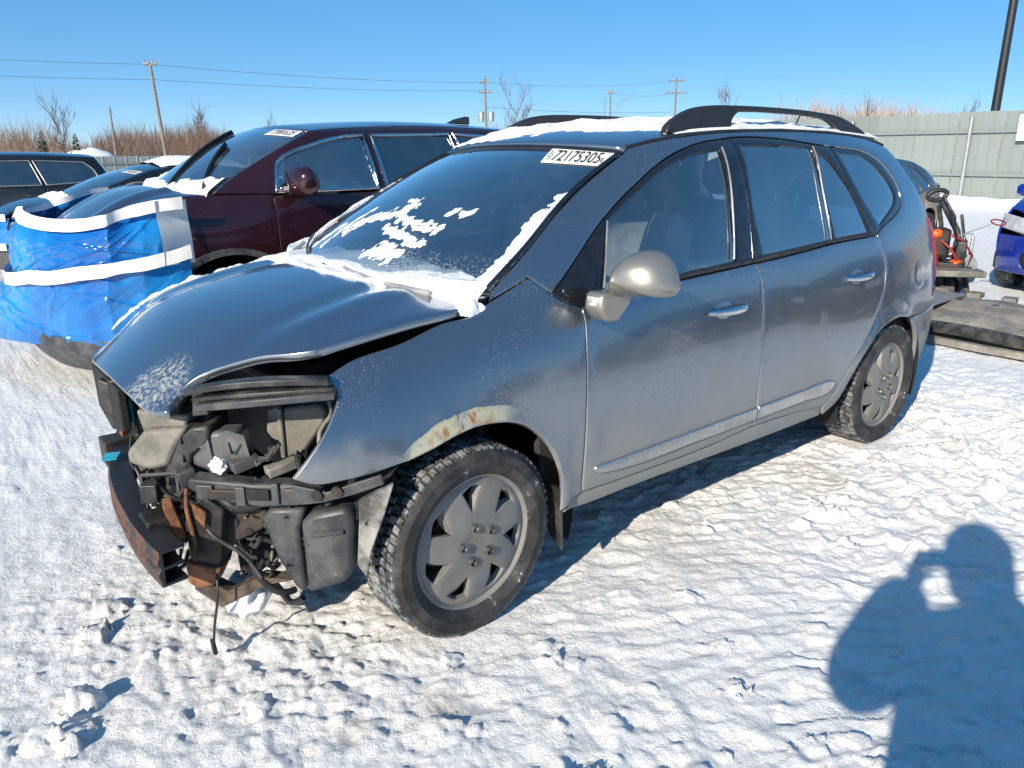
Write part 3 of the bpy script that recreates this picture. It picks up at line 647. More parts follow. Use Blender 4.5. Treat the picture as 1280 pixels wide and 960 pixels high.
# number printed on a sticker at the top corner of the screen
def on_glass(s, t, lift):
    p = np.stack([np.atleast_1d(s), np.atleast_1d(t)], 1); return glass_s(p[:, 0], p[:, 1])+(normals(glass_s, p)*np.sign(normals(glass_s, p)[:, 2:3]))*lift
def stick_st(u, v):   # sticker coordinates 0..1 -> screen (s, t)
    a = np.array([.575, .835]); b = np.array([1.0, .845]); c = np.array([.955, .992]); d = np.array([.482, .982])
    u = np.asarray(u, float)[:, None]; v = np.asarray(v, float)[:, None]
    r = (a*(1-u)+b*u)*(1-v)+(d*(1-u)+c*u)*v; return np.clip(r[:, 0], -.99, .975), r[:, 1]
def sticker(parent, mapper, lift, text, small=True, name='lot_sticker'):
    U, V = np.meshgrid(np.linspace(0, 1, 13), np.linspace(0, 1, 4), indexing='ij'); X = mapper(U.ravel(), V.ravel(), lift)
    I = np.arange(52).reshape(13, 4); F = [(int(I[i, j]), int(I[i+1, j]), int(I[i+1, j+1]), int(I[i, j+1])) for i in range(12) for j in range(3)]
    st = link_mesh(name, X, F, M['white'], parent, 180)
    def word(t, u0, u1, v0, v1, nm, vertical=False):
        cu = bpy.data.curves.new('t', 'FONT'); cu.body = t; cu.resolution_u = 3; to = bpy.data.objects.new('t', cu); COL.objects.link(to)
        bpy.context.view_layer.update(); me = to.to_mesh(); P = np.array([tuple(v.co) for v in me.vertices]); Fc = [tuple(p.vertices) for p in me.polygons]
        to.to_mesh_clear(); bpy.data.objects.remove(to); bpy.data.curves.remove(cu)
        P = P[:, :2]; P -= P.min(0); P /= P.max(0)
        if vertical: P = np.stack([1-P[:, 1], P[:, 0]], 1)
        X = mapper(u0+(u1-u0)*P[:, 0], v0+(v1-v0)*P[:, 1], lift*1.9)
        link_mesh(nm, X, Fc, M['black_ink'], st, 0)
    if small: word('LOT', .045, .115, .2, .8, 'printed_word', True); word('E', .905, .945, .22, .52, 'printed_letter')
    word(text, .145 if small else .1, .885 if small else .9, .13, .87, 'printed_number')
    return st
sticker(ws, lambda u, v, l: on_glass(*stick_st(u, v), l), .003, '72175305')
# wipers
def wiper(s0, t0, s1, t1, sp, tp):
    n = 9; a = np.linspace(0, 1, n)
    b = MB().tube(list(map(Vector, on_glass(s0+(s1-s0)*a, t0+(t1-t0)*a, .012))), .007, 6, sx=.6).build('wiper', M['trim'], car, 60)
    arm = on_glass(sp+((s0+s1)/2-sp)*a, tp+((t0+t1)/2-tp)*a, .030)
    MB().tube(list(map(Vector, arm)), [.014]*3+[.011]*3+[.008]*3, 6, sx=.6).build('wiper_arm', M['satin'], b, 60)
wiper(-.25, .055, .62, .03, .80, -.05); wiper(-.93, .12, -.35, .055, -.62, -.05)

# roof rails
rail_o = [(-1.225, 1.600), (-1.239, 1.626), (-1.325, 1.674), (-1.399, 1.698), (-1.503, 1.713), (-1.698, 1.719), (-2.036, 1.718), (-2.347, 1.708), (-2.577, 1.687), (-2.703, 1.654), (-2.83, 1.605), (-2.85, 1.585)]
rail_i = [(-2.62, 1.59), (-2.56, 1.625), (-2.509, 1.652), (-2.443, 1.673), (-2.316, 1.685), (-2.041, 1.694), (-1.78, 1.694), (-1.70, 1.688), (-1.66, 1.655), (-1.65, 1.60)]
for s in (1, -1):
    P = [tuple(p) for p in curve2(rail_o, .03, False)]+[tuple(p) for p in curve2(rail_i, .03, False)]
    MB().slab([(x, s*(.548-.10*max(0, z-1.62)), z) for x, z in P], (0, -s*.038, 0)).build('roof_rail', M['trim'], car, 30, bevel=.006)
MB().tube([(-2.85, .10, 1.635), (-2.92, .10, 1.735)], [.006, .004], 6).build('antenna', M['trim'], car, 60)
panel('sunroof', [(-2.05, -.30), (-2.05, .30), (-2.62, .30), (-2.62, -.30)], roof_s, M['gloss_black'], car, off=.004, h=.12)

# wheels
def wheel_proto():
    root = empty('wheel_pattern')
    rim = MB().lathe([(.228, .075), (.215, .05), (.205, .0), (.21, -.09)], 40).lathe([(.21, -.02), (.05, -.02), (.0001, -.02)], 40)
    w = rim.build('wheel', M['steel_dark'], root, 50)
    prof = [(.222, .060), (.228, .081), (.240, .091), (.262, .102), (.266, .1045), (.270, .1028), (.284, .105), (.296, .1025), (.298, .104), (.302, .1005), (.313, .092), (.3185, .083), (.3185, -.083), (.313, -.092), (.282, -.105), (.24, -.09), (.222, -.06)]
    ty = MB().lathe(prof, 96).build('tyre', M['rubber'], w, 32)
    tr = MB()
    for r, (y0, y1, k, sk) in enumerate([(-.086, -.058, 70, .5), (-.052, -.022, 62, -.4), (-.016, .016, 62, .3), (.022, .052, 62, .4), (.058, .088, 70, -.5)]):
        for i in range(k):
            a = 2*math.pi*(i+.37*r)/k; ym = (y0+y1)/2; ca, sa = math.cos(a), math.sin(a)
            V = []
            for rr in (.314, .3275-.004*abs(ym)/.08):
                for ya, da in ((y0, -.30), (y1, -.30), (y1, .30), (y0, .30)):
                    an = a+(da*1.15+sk*(ya-ym)*8)*2*math.pi/k; V.append((rr*math.cos(an), ya, rr*math.sin(an)))
            tr.add(V, [(4, 5, 6, 7), (0, 1, 5, 4), (1, 2, 6, 5), (2, 3, 7, 6), (3, 0, 4, 7)])
    tr.build('tyre_tread', M['tread'], w, 0, kind='stuff')
    # hubcap: a star of seven raised spokes, seven openings, five bolts
    def cap_s(a, b):
        r = np.hypot(a, b); th = np.arctan2(b, a); k = 7
        ridge = np.abs(((k*(th-.1)/(2*np.pi)+.35) % 1)-.5)*2*np.clip((r-.07)/.1, 0, 1)*np.clip((.225-r)/.03, 0, 1)
        return np.stack([a, .096-.50*r*r+.004*ridge-.02*np.clip((.065-r)/.03, 0, 1)*.4, b], 1)
    holes = []
    for i in range(7):
        c0 = .1+2*math.pi*i/7; pt = []
        for r, d in ((.120, -.13), (.187, -.25), (.1965, -.04), (.190, .165), (.160, .05)):
            pt.append((r*math.cos(c0+d), r*math.sin(c0+d), 1) if r != .1965 else (r*math.cos(c0+d), r*math.sin(c0+d)))
        holes.append(pt)
    circ = [(.222*math.cos(a), .222*math.sin(a)) for a in np.linspace(0, 2*math.pi, 73)[:-1]]
    hc = panel('hubcap', circ, cap_s, M['hubcap'], w, out=(0, 1, 0), holes=holes, h=.022, roll=.003, thick=.022, smooth=50)
    MB().lathe([(.216, .060), (.226, .074), (.231, .078), (.232, .070)], 64).build('hubcap_rim', M['hubcap'], hc, 60) if False else None
    vb = None                                           # a bevelled flank inside every opening
    for i in range(7):
        c0 = .1+2*math.pi*i/7; P_ = lambda r, d, y: (r*math.cos(c0+d), y, r*math.sin(c0+d))
        MB().add([P_(.119, -.13, .087), P_(.160, .05, .083), P_(.191, .168, .077), P_(.186, .085, .052), P_(.158, -.03, .056), P_(.128, -.12, .066)], [(0, 1, 4, 5), (1, 2, 3, 4)]).build('vent_bevel', M['hubcap'], w, 0)
    rm = MB().lathe([(.214, .068), (.222, .079), (.230, .083), (.234, .075)], 72).build('rim_ring', M['hubcap'], w, 60)
    for i in range(5):
        a = .4+2*math.pi*i/5; c = (.062*math.cos(a), 0, .062*math.sin(a))
        MB().lathe([(.0165, .090), (.0165, .101), (.013, .103), (.011, .094), (.0001, .094)], 12, c=c).build('lug_nut', M['lug'], w, 40)
    MB().lathe([(.135, .028), (.135, .016)], 40).lathe([(.135, .028), (.06, .03), (.0001, .03)], 40).build('brake_disc', M['rust'], w, 40)
    return root
wp = wheel_proto()
for i, (x, y, rz) in enumerate([(0, .79, R(3.1)), (-2.7, .79, 0), (0, -.79, R(3.1)), (-2.7, -.79, 0)]):
    if i == 0: w = [c for c in wp.children][0]; w.parent = car
    else: w = copy_tree([c for c in car.children if c.name == 'wheel'][0], car)
    w.location = (x, y, .325); w.rotation_euler = (0, [.3, 1.1, .5, .9][i], 0) if y > 0 else (0, .4*i, math.pi)
    if y > 0: w.rotation_euler = (0, [.3, .72][i if i < 2 else 0], rz)
bpy.data.objects.remove(wp)

# cabin
cab = MB(); cab.box((-1.75, 0, .33), (3.0, 1.60, .06)).build('cabin_floor', M['cabin'], car, 0)
MB().box((-.52, 0, .86), (.42, 1.42, .24)).box((-.43, 0, 1.0), (.40, 1.35, .06)).build('dashboard', M['cabin'], car, 40, bevel=.05)
MB().box((-3.1, 0, .75), (.5, 1.4, .5)).build('boot_floor', M['cabin'], car, 0)
for s in (1, -1):
    MB().slab([(-.35, s*.80, .35), (-3.2, s*.80, .35), (-3.2, s*.79, 1.04), (-.35, s*.76, 1.0)], (0, -s*.03, 0)).build('door_lining', M['cabin'], car, 0)
def seat(x, y, wd, name='front_seat', mat='seat', hr=(0,)):
    b = MB().box((x+.22, y, .62), (.52, wd, .18)); b.box((x-.08, y, .97), (.17, wd*.96, .62), ry=R(-14), taper=.85)
    o = b.build(name, M[mat], car, 60, bevel=.05)
    for h in hr:
        MB().blob((x-.20, y+h, 1.40), (.065, .135, .10), 3, .06, 3).build('headrest', M['seat_dark'], o, 60)
        MB().tube([(x-.17, y+h-.06, 1.24), (x-.19, y+h-.06, 1.36)], .008, 6).tube([(x-.17, y+h+.06, 1.24), (x-.19, y+h+.06, 1.36)], .008, 6).build('headrest_post', M['chrome'], o, 60)
seat(-1.22, .36, .52); seat(-1.22, -.36, .52); seat(-2.15, 0, 1.30, 'rear_bench', 'seat_dark', (.42, 0, -.42))
sw = MB(); c = Vector((-.78, .36, .99)); ax = Matrix.Rotation(R(-25), 3, 'Y'); ring = [c+ax @ Vector((0, .185*math.cos(a), .185*math.sin(a))) for a in np.linspace(0, 2*math.pi, 33)]
sw.tube(ring, .015, 8, up=(1, 0, 0)).tube([ring[0], c, ring[16]], .014, 6).tube([c, c+Vector((.25, 0, -.1))], .03, 8).build('steering_wheel', M['trim'], car, 60)
MB().box((-.84, -.05, 1.42), (.03, .22, .07), ry=R(15)).tube([(-.80, -.05, 1.44), (-.78, -.05, 1.52)], .012, 6).build('rear_view_mirror', M['trim'], car, 40, bevel=.01)

# ---- torn open nose ----
bay = MB()
bay.slab([(-.12, -.75, .30), (-.12, .75, .30), (-.12, .74, 1.0), (-.12, -.74, 1.0)], (-.02, 0, 0))
bay.slab([(-.12, .50, .45), (.30, .46, .45), (.28, .52, .86), (.25, .62, .92), (-.12, .66, .97)], (0, -.02, 0))
bay.slab([(-.12, -.60, .30), (.62, -.60, .30), (.62, -.58, .80), (-.12, -.70, .97)], (0, .02, 0))
bay.slab([(-.12, -.6, .30), (.5, -.6, .30), (.5, .5, .30), (-.12, .5, .30)], (0, 0, -.02)).build('engine_bay', M['bay'], car, 0)
eng = MB().box((.10, -.12, .62), (.46, .62, .40)).box((.08, -.12, .86), (.36, .5, .10)).tube([(.3, -.3, .78), (.42, 0, .84), (.34, .3, .80)], .03, 8).build('engine', M['plastic'], car, 40, bevel=.02)
rad = MB().box((.68, -.06, .53), (.04, .92, .46)).build('radiator', M['bay'], car, 0, bevel=.004)
fins = MB()
for i in range(26): fins.box((.705, -.06, .325+i*.0165), (.012, .88, .006))
fins.build('radiator_fins', M['steel_dark'], rad, 0)
N_D = Vector((.697, .717, 0))
def fslab(key, thick, mat, name, bevel=.004, parent=None, smooth=30):
    return MB().slab(FRONT[key], -N_D*thick).build(name, M[mat], parent or car, smooth, bevel=bevel)
# strips that carried the headlamp, running from the nose to the fender
def strip(name, a, b, w, hgt, mat, bow=(.02, .02, .0), z1=0):
    a, b = Vector(a), Vector(b); t = np.linspace(0, 1, 10)
    P = [a.lerp(b, k)+Vector(bow)*4*k*(1-k) for k in t]
    return MB().sweep(P, [(-w/2, -hgt/2), (w/2, -hgt/2), (w/2, hgt/2), (0, hgt/2+.004), (-w/2, hgt/2)]).build(name, M[mat], car, 30, bevel=.003)
strip('headlamp_rail', (.70, .475, .885), (.405, .765, .925), .05, .018, 'plastic', (.02, .02, .02))
strip('headlamp_rail', (.69, .485, .862), (.40, .775, .905), .035, .012, 'plastic', (.025, .025, .012))
strip('headlamp_rail', (.685, .49, .838), (.40, .78, .888), .04, .020, 'plastic_blue', (.03, .03, .012))
fslab('fin_side', .05, 'plastic', 'lamp_bracket')
st_ = fslab('shroud_top', .09, 'plastic_tan', 'radiator_shroud', .008)
for k in range(3): MB().box((.79-.035*k, .28+.035*k, .80), (.008, .02, .035), rz=R(-40)).build('shroud_rib', M['plastic'], st_, 0)
fslab('shroud', .10, 'plastic_tan', 'shroud_cover', .014)
fslab('shroud_dark', .12, 'plastic', 'shroud_frame', .010)
dk = fslab('duct', .08, 'duct', 'air_duct', .014)
fslab('airbox_b', .20, 'airbox', 'air_filter_box', .010)
ab = MB().slab([tuple(Vector(p)-N_D*(.045 if k in (0, 3, 4) else .003)) for k, p in enumerate(FRONT['airbox_a'])], (-.01, -.012, 0)).build('air_box_end', M['plastic_tan'], car, 30, bevel=.003)
MB().tube([(.466, .528, .60), (.466, .528, .795)], .009, 6).build('box_seam', M['plastic_tan'], ab, 60)
cb = fslab('crossbar', .06, 'plastic_blue', 'lamp_support_bar', .008)
for k, (a_, z_) in enumerate(((.10, .588), (.24, .582), (.40, .578), (.55, .585), (.70, .59), (.86, .588))):
    q = Vector((.73, .49, 0)).lerp(Vector((.475, .738, 0)), a_)+Vector((0, 0, z_))+N_D*.004
    MB().box(tuple(q), (.012, (.05, .09, .03, .07, .02, .06)[k], (.045, .03, .06, .035, .065, .04)[k]), rz=R(45.8)).build('bar_rib', M[('plastic', 'steel_dark', 'plastic_blue', 'bay', 'plastic_blue', 'plastic')[k]], cb, 0, bevel=.003)
fl_ = fslab('flange', .012, 'plastic_blue', 'fender_flange', .003)
for q in ((.468, .763, .598), (.425, .805, .612)):
    MB().tube([Vector(q)+N_D*.001, Vector(q)+N_D*.012], .016, 12).build('bolt', M['steel_dark'], fl_, 30)
pv = fslab('plate_v', .05, 'steel_dark', 'crash_bracket', .006)
fslab('rust_plate', .012, 'rust', 'rust_plate', .002, pv)
fslab('rust_horn', .07, 'rust', 'rusty_mount', .008)
ps = fslab('plate_side', .03, 'steel_dark', 'inner_rail', .005)
for q in ((.635, .502, .46), (.60, .535, .43), (.625, .512, .38)):
    MB().tube([Vector(q)+N_D*.002, Vector(q)-N_D*.004], .018 if q[2] > .45 else .011, 12).build('rail_hole', M['bay'], ps, 30)
fslab('frame_low', .05, 'bay', 'subframe', .01)
fslab('lip', .05, 'muddy', 'lower_lip', .004)
fslab('resv_a', .10, 'plastic_blue', 'washer_tank_side', .014)
rv = fslab('resv_b', .14, 'plastic_blue', 'washer_tank', .022)
MB().tube([Vector((.482, .722, .455))+N_D*.004, Vector((.408, .79, .47))+N_D*.004], .008, 6).build('tank_rib', M['plastic_blue'], rv, 60)
def word3(t, o, ux, uy, w, h, mat, parent, name):
    cu = bpy.data.curves.new('t', 'FONT'); cu.body = t; cu.resolution_u = 2; to = bpy.data.objects.new('t', cu); COL.objects.link(to)
    bpy.context.view_layer.update(); me = to.to_mesh(); P = np.array([tuple(v.co) for v in me.vertices])[:, :2]; Fc = [tuple(p.vertices) for p in me.polygons]
    to.to_mesh_clear(); bpy.data.objects.remove(to); bpy.data.curves.remove(cu)
    P -= P.min(0); P /= P.max(0); o, ux, uy = Vector(o), Vector(ux).normalized(), Vector(uy).normalized()
    return link_mesh(name, [o+ux*(w*a)+uy*(h*b) for a, b in P], Fc, mat, parent, 0)
word3('TC252A', Vector((.478, .719, .305))+N_D*.003, (-.717, .697, .22), (0, 0, 1), .07, .016, M['plastic_tan'], rv, 'moulded_mark')
MB().slab([tuple(Vector(p)+Vector((0, .0, 0))) for p in FRONT['liner_flap']], (-.012, -.02, 0)).build('liner_flap', dirty('salted_liner', (.05, .05, .05), (.42, .41, .38), .8, .8, 9), car, 30, bevel=.003)
lb = MB().slab([(.80, -.40, .80), (.80, -.20, .80), (.80, -.02, .79), (.80, -.02, .64), (.80, -.20, .60), (.80, -.38, .64)], (-.03, 0, 0)).build('upper_crossmember', M['bay'], car, 30, bevel=.006)
fslab('left_bracket', .05, 'plastic', 'latch_bracket', .006)
MB().sweep([(.79, -.11, .80), (.775, -.08, .70), (.785, -.12, .60)], [(-.006, -.012), (.006, -.012), (.006, .012), (-.006, .012)]).build('bracket_edge', M['rust'], lb, 30)
fslab('tape_a', .004, 'tape', 'tape_strip', 0)
beam = MB().sweep([Vector(p) for p in (np.stack([nspline([-.55, -.3, -.05, .2, .45, .57], [.715, .80, .858, .880, .880, .868])(np.linspace(-.55, .57, 24)), np.linspace(-.55, .57, 24), np.linspace(.502, .468, 24)], 1))],
    [(0, 0), (0, -.02), (.006, -.03), (.006, -.045), (-.004, -.055), (.006, -.065), (.006, -.085), (0, -.095), (0, -.115), (-.075, -.115), (-.075, -.105), (-.012, -.105), (-.012, -.062), (-.07, -.062), (-.07, -.052), (-.012, -.052), (-.012, -.010), (-.075, -.010), (-.075, 0)]).build('bumper_beam', M['beam'], car, 35, bevel=.003)
MB().sweep([(.845, -.19, .506), (.80, -.17, .506)], [(-.035, -.0), (.035, -.0), (.035, .004), (-.035, .004)]).build('tape_strip', M['tape'], beam, 0)
for q_ in ((.80, .36, .44), (.76, -.38, .46)): MB().box(q_, (.11, .10, .10)).build('crash_box', M['steel_dark'], car, 30, bevel=.006)
for i, (P, r) in enumerate([([(.80, .30, .60), (.77, .36, .54), (.72, .44, .53), (.70, .50, .57)], .006), ([(.83, .26, .62), (.81, .25, .54), (.82, .28, .48)], .005),
        ([(.70, .50, .32), (.715, .53, .25), (.725, .50, .15), (.735, .49, .07)], .004), ([(.62, .50, .30), (.56, .58, .26), (.53, .62, .20), (.50, .66, .22)], .011),
        ([(.76, .33, .52), (.80, .33, .50), (.83, .30, .56)], .007), ([(.66, .5, .60), (.60, .56, .60), (.55, .63, .60)], .008)]):
    Q = curve2([p[:2] for p in P], .5, False); t = np.linspace(0, 1, len(P)); tt = np.linspace(0, 1, 16)
    pts = np.stack([nspline(t, [p[k] for p in P])(tt) for k in range(3)], 1)
    MB().tube([Vector(p) for p in pts], r, 6).build('cable', M['trim'], car, 60)
MB().box((.736, .488, .055), (.012, .02, .05), rx=R(20)).build('cable_plug', M['trim'], car, 0, bevel=.002)
MB().box((.80, .30, .545), (.05, .08, .06), rz=R(-35)).build('horn_bracket', M['plastic'], car, 0, bevel=.003)
# finer wreckage: an open bracket frame, hoses, loom, clips, cracked lamp shell
def frame4(name, c, u, v, w, h, r, mat):
    c, u, v = Vector(c), Vector(u).normalized(), Vector(v).normalized(); k = [c+u*a*w/2+v*b*h/2 for a, b in ((-1, -1), (1, -1), (1, 1), (-1, 1))]
    m_ = MB()
    for a in range(4): m_.tube([k[a], k[(a+1) % 4]], r, 4)
    return m_.build(name, M[mat], car, 30)
frame4('open_bracket', (.785, .33, .565), (-.60, .78, .15), (0, .1, 1), .13, .075, .006, 'plastic_blue')
frame4('open_bracket', (.765, -.10, .66), (-.3, .9, .1), (0, 0, 1), .10, .12, .007, 'plastic')
def hose(pts, r, mat, name='hose', n=7):
    t = np.linspace(0, 1, len(pts)); tt = np.linspace(0, 1, 18); P = np.stack([nspline(t, [p[k] for p in pts])(tt) for k in range(3)], 1)
    return MB().tube([Vector(p) for p in P], r, n).build(name, M[mat], car, 60)
hose([(.62, .46, .60), (.66, .50, .56), (.62, .55, .52), (.55, .58, .54), (.50, .62, .58)], .017, 'trim')
hose([(.70, .42, .50), (.70, .50, .44), (.64, .55, .38), (.60, .60, .30)], .007, 'plastic')
hose([(.58, .48, .36), (.60, .54, .30), (.56, .60, .24), (.50, .60, .22)], .011, 'bay')
hose([(.78, .20, .62), (.80, .28, .56), (.76, .34, .50), (.74, .40, .56), (.70, .46, .60)], .005, 'plastic_blue', 'cable')
hose([(.80, .10, .66), (.82, .16, .58), (.79, .24, .55), (.81, .30, .49)], .004, 'trim', 'cable')
hose([(.45, .66, .60), (.50, .66, .55), (.55, .62, .57), (.58, .58, .62)], .006, 'trim', 'cable')
hose([(.42, .70, .66), (.40, .66, .74), (.38, .70, .80), (.40, .74, .86)], .007, 'plastic_tan', 'cable')
hose([(.735, .44, .60), (.75, .46, .52), (.745, .47, .44), (.75, .48, .36)], .007, 'rust', 'cable')
for q, d_, nm, mt in (((.59, .53, .655), (.08, .06, .035), 'clip_block', 'plastic'), ((.50, .60, .64), (.10, .05, .03), 'clip_block', 'plastic_tan'), ((.44, .69, .615), (.05, .05, .04), 'clip_block', 'plastic_blue'),
                      ((.66, .50, .60), (.06, .03, .05), 'clip_block', 'steel_dark'), ((.73, .43, .615), (.05, .05, .05), 'clip_block', 'plastic'), ((.80, .22, .57), (.04, .06, .05), 'clip_block', 'plastic_tan'), ((.77, .38, .47), (.03, .07, .12), 'clip_block', 'rust'), ((.60, .545, .545), (.05, .04, .06), 'clip_block', 'bay')):
    MB().box(q, d_, rz=R(-40)+q[2], ry=.3*q[0]).build(nm, M[mt], car, 30, bevel=.004)
hs_ = MB()                                                # cracked clear shell of the lost headlamp
hs_.slab([(.690, .44, .70), (.62, .505, .755), (.585, .54, .74), (.575, .55, .66), (.61, .52, .63)], tuple(-N_D*.003)).slab([(.70, .43, .66), (.665, .47, .73), (.655, .475, .62)], (.004, .004, 0))
hs_.build('lamp_shell', M['duct'], car, 0)
for z_, y_ in ((.63, .36), (.60, .30), (.69, .36)): MB().slab([(.86-.35*y_, y_-.06, z_), (.855-.35*y_, y_+.05, z_+.02), (.85-.35*y_, y_+.04, z_+.045), (.86-.35*y_, y_-.05, z_+.02)], (-.012, -.01, 0)).build('torn_fin', M['plastic'], car, 0)
cl = MB()
for i in range(150):
    k = random.random(); p = Vector((.78-.36*k, .30+.42*k, .30+(.25+.08*(i % 3))*random.random())); q = p+Vector((random.uniform(-.06, .06), random.uniform(-.06, .06), random.uniform(-.05, .05))); cl.tube([p, (p+q)/2+Vector((0, 0, -.02)), q], random.uniform(.002, .009), 5)
cl.build('broken_clutter', M['plastic'], car, 60, kind='stuff')
tag(MB().blob((.65, .487, .645), (.024, .03, .026), 5, .16, 4).build('snow_lump', M['snow'], None, 180), 'small white snow lump lodged in the open headlamp hole', 'snow')
tag(MB().blob((.60, .44, .17), (.075, .09, .06), 8, .14, 4).build('snow_lump', M['snow'], None, 180), 'white snow lump packed under the broken front bumper', 'snow')

# ---- snow lying on the minivan ----
def screen_snow(s, t):
    h = -np.ones_like(s)
    def bl(sc, tc, rs, rt, a, k=.012, sd=0):
        ca, sa = math.cos(a), math.sin(a); x, y = (s-sc)*.72, (t-tc)*.86; u = (x*ca+y*sa)/rs; v = (-x*sa+y*ca)/rt
        return k*(1-(u*u+v*v)+.9*fbm(s*9, t*9, 4, sd+3))
    for args in () and ((.02, .335, .17, .045, .35, .012, 1), (.24, .355, .20, .034, -.45, .012, 2), (.30, .27, .15, .026, -.55, .010, 3), (.0, .20, .13, .045, -.2, .016, 4), (.165, .485, .05, .020, .4, .008, 5), (.50, .425, .055, .026, .2, .010, 6), (.02, .57, .02, .02, 0, .006, 7),
                 (-.42, .26, .30, .03, 1.15, .006, 8), (.72, .30, .05, .02, 0, .004, 9)): h = np.maximum(h, bl(*args))
    for pl, w, k in (([(-.315, .27), (-.16, .345), (.06, .395), (.055, .44)], .040, .010), ([(.065, .37), (.325, .32), (.465, .31)], .030, .009), ([(.09, .295), (.285, .26), (.46, .225)], .026, .009), ([(.18, .175), (.245, .185), (.38, .16)], .048, .013),
                     ([(-.01, .48), (.06, .468)], .022, .007), ([(.435, .405), (.45, .43)], .022, .007), ([(.505, .415), (.565, .42)], .022, .007), ([(-.43, .13), (-.33, .39)], .018, .004), ([(-.56, .12), (-.47, .26)], .022, .005), ([(-.27, .21), (-.24, .29)], .016, .004)):
        x = (s+.035*fbm(s*11, t*11, 3, 201))*.72; y = (t+.03*fbm(s*11, t*11, 3, 205))*.86; d = np.full_like(s, 9.)
        for (a0, b0), (a1, b1) in zip(pl[:-1], pl[1:]):
            ax, ay, bx, by = a0*.72, b0*.86, a1*.72, b1*.86; q = np.clip(((x-ax)*(bx-ax)+(y-ay)*(by-ay))/((bx-ax)**2+(by-ay)**2), 0, 1); d = np.minimum(d, np.hypot(x-ax-q*(bx-ax), y-ay-q*(by-ay)))
        h = np.maximum(h, .7*k*(.72-d/w+1.3*fbm(s*24, t*24, 3, 207)-.15))
    edge = .017*(1-(1-np.abs(s))/(.065+.05*np.clip(.45-t, 0, 1)))+.022*fbm(s*7, t*9, 4, 21)-.016*np.clip((t-.45)*4, 0, 1.2)
    base = .05*(1-t/(.055+.05*np.clip(np.abs(s)-.3, 0, 1)))+.03*fbm(s*6, t*6, 4, 31)
    return np.minimum(np.maximum(h, np.maximum(np.where(s > 0, edge, edge*.7), base)), np.minimum((t+.05)*.9, (1.0-np.abs(s))*.35+.0005))
snow_sheet('windscreen_snow', glass_s, np.linspace(-.985, .985, 420), np.linspace(-.06, .93, 240), screen_snow, M['frost'], lift=.002, label='white snow patches frozen onto the windscreen of the grey minivan', cat='snow', kind='stuff')
def roof_snow(a, b):
    f = fbm(a*2.2, b*2.2, 5, 41)
    edge = (-.93-.60*np.clip(b+.05, 0, 1)-a)/.16+.9*f
    h = .016*np.clip(edge, -1, 1)*(1+1.2*fbm(a*5, b*5, 4, 43))+.010*fbm(a*9, b*14, 4, 45); lim = np.minimum((.56-np.abs(b))/.04, (a+2.97)/.1)
    gap = np.where(a < -2.3, fbm(a*3, b*3, 4, 44)*.04+.008, 1)
    return np.minimum(np.minimum(h, .02*lim), gap)
snow_sheet('roof_snow', roof_s, np.linspace(-2.97, -.88, 190), np.linspace(-.56, .56, 120), roof_snow, M['snow_dirty'], label='white snow sheet lying on the roof of the grey minivan', cat='snow', kind='stuff')
def hood_snow(a, b):
    f = fbm(a*4, b*4, 5, 51); far = np.clip((-b-.05)/.6, 0, 1)
    cow = .045*(1-(a+.0+.20*b*b)/(.035+.16*far**1.5))+.04*f
    return np.where(cow > 0, np.minimum(np.minimum(cow, .03+.02*f), (a+.31)*.6), -.003)
snow_sheet('cowl_snow', lambda a, b: np.stack([a, b, mpv_hood(a, b)-.01], 1), np.linspace(-.30, .22, 110), np.linspace(-.78, .72, 260), hood_snow, M['snow'], label='white snow heaped along the wipers of the grey minivan', cat='snow', kind='stuff')
def crumb(a, b): return .016*(1-((a+.10)/.055)**2-((b-1.065)/.022)**2)+.02*fbm(a*16, b*16, 4, 61)-.004
snow_sheet('fender_snow', side, np.linspace(-.24, .04, 90), np.linspace(1.0, 1.10, 50), crumb, M['snow'], out=L_OUT, label='small snow crumbs on the fender top beside the hood hinge', cat='snow', kind='stuff')
def farlip(a, b): return .007*(1-((b+.716-.05*a)/.022)**2)+.022*fbm(a*14, b*30, 4, 71)-.004
snow_sheet('hood_edge_snow', hood_s, np.linspace(.0, .66, 150), np.linspace(-.745, -.60, 40), farlip, M['snow'], label='thin snow line along the far edge of the hood', cat='snow', kind='stuff')
# ============================ the other cars ============================

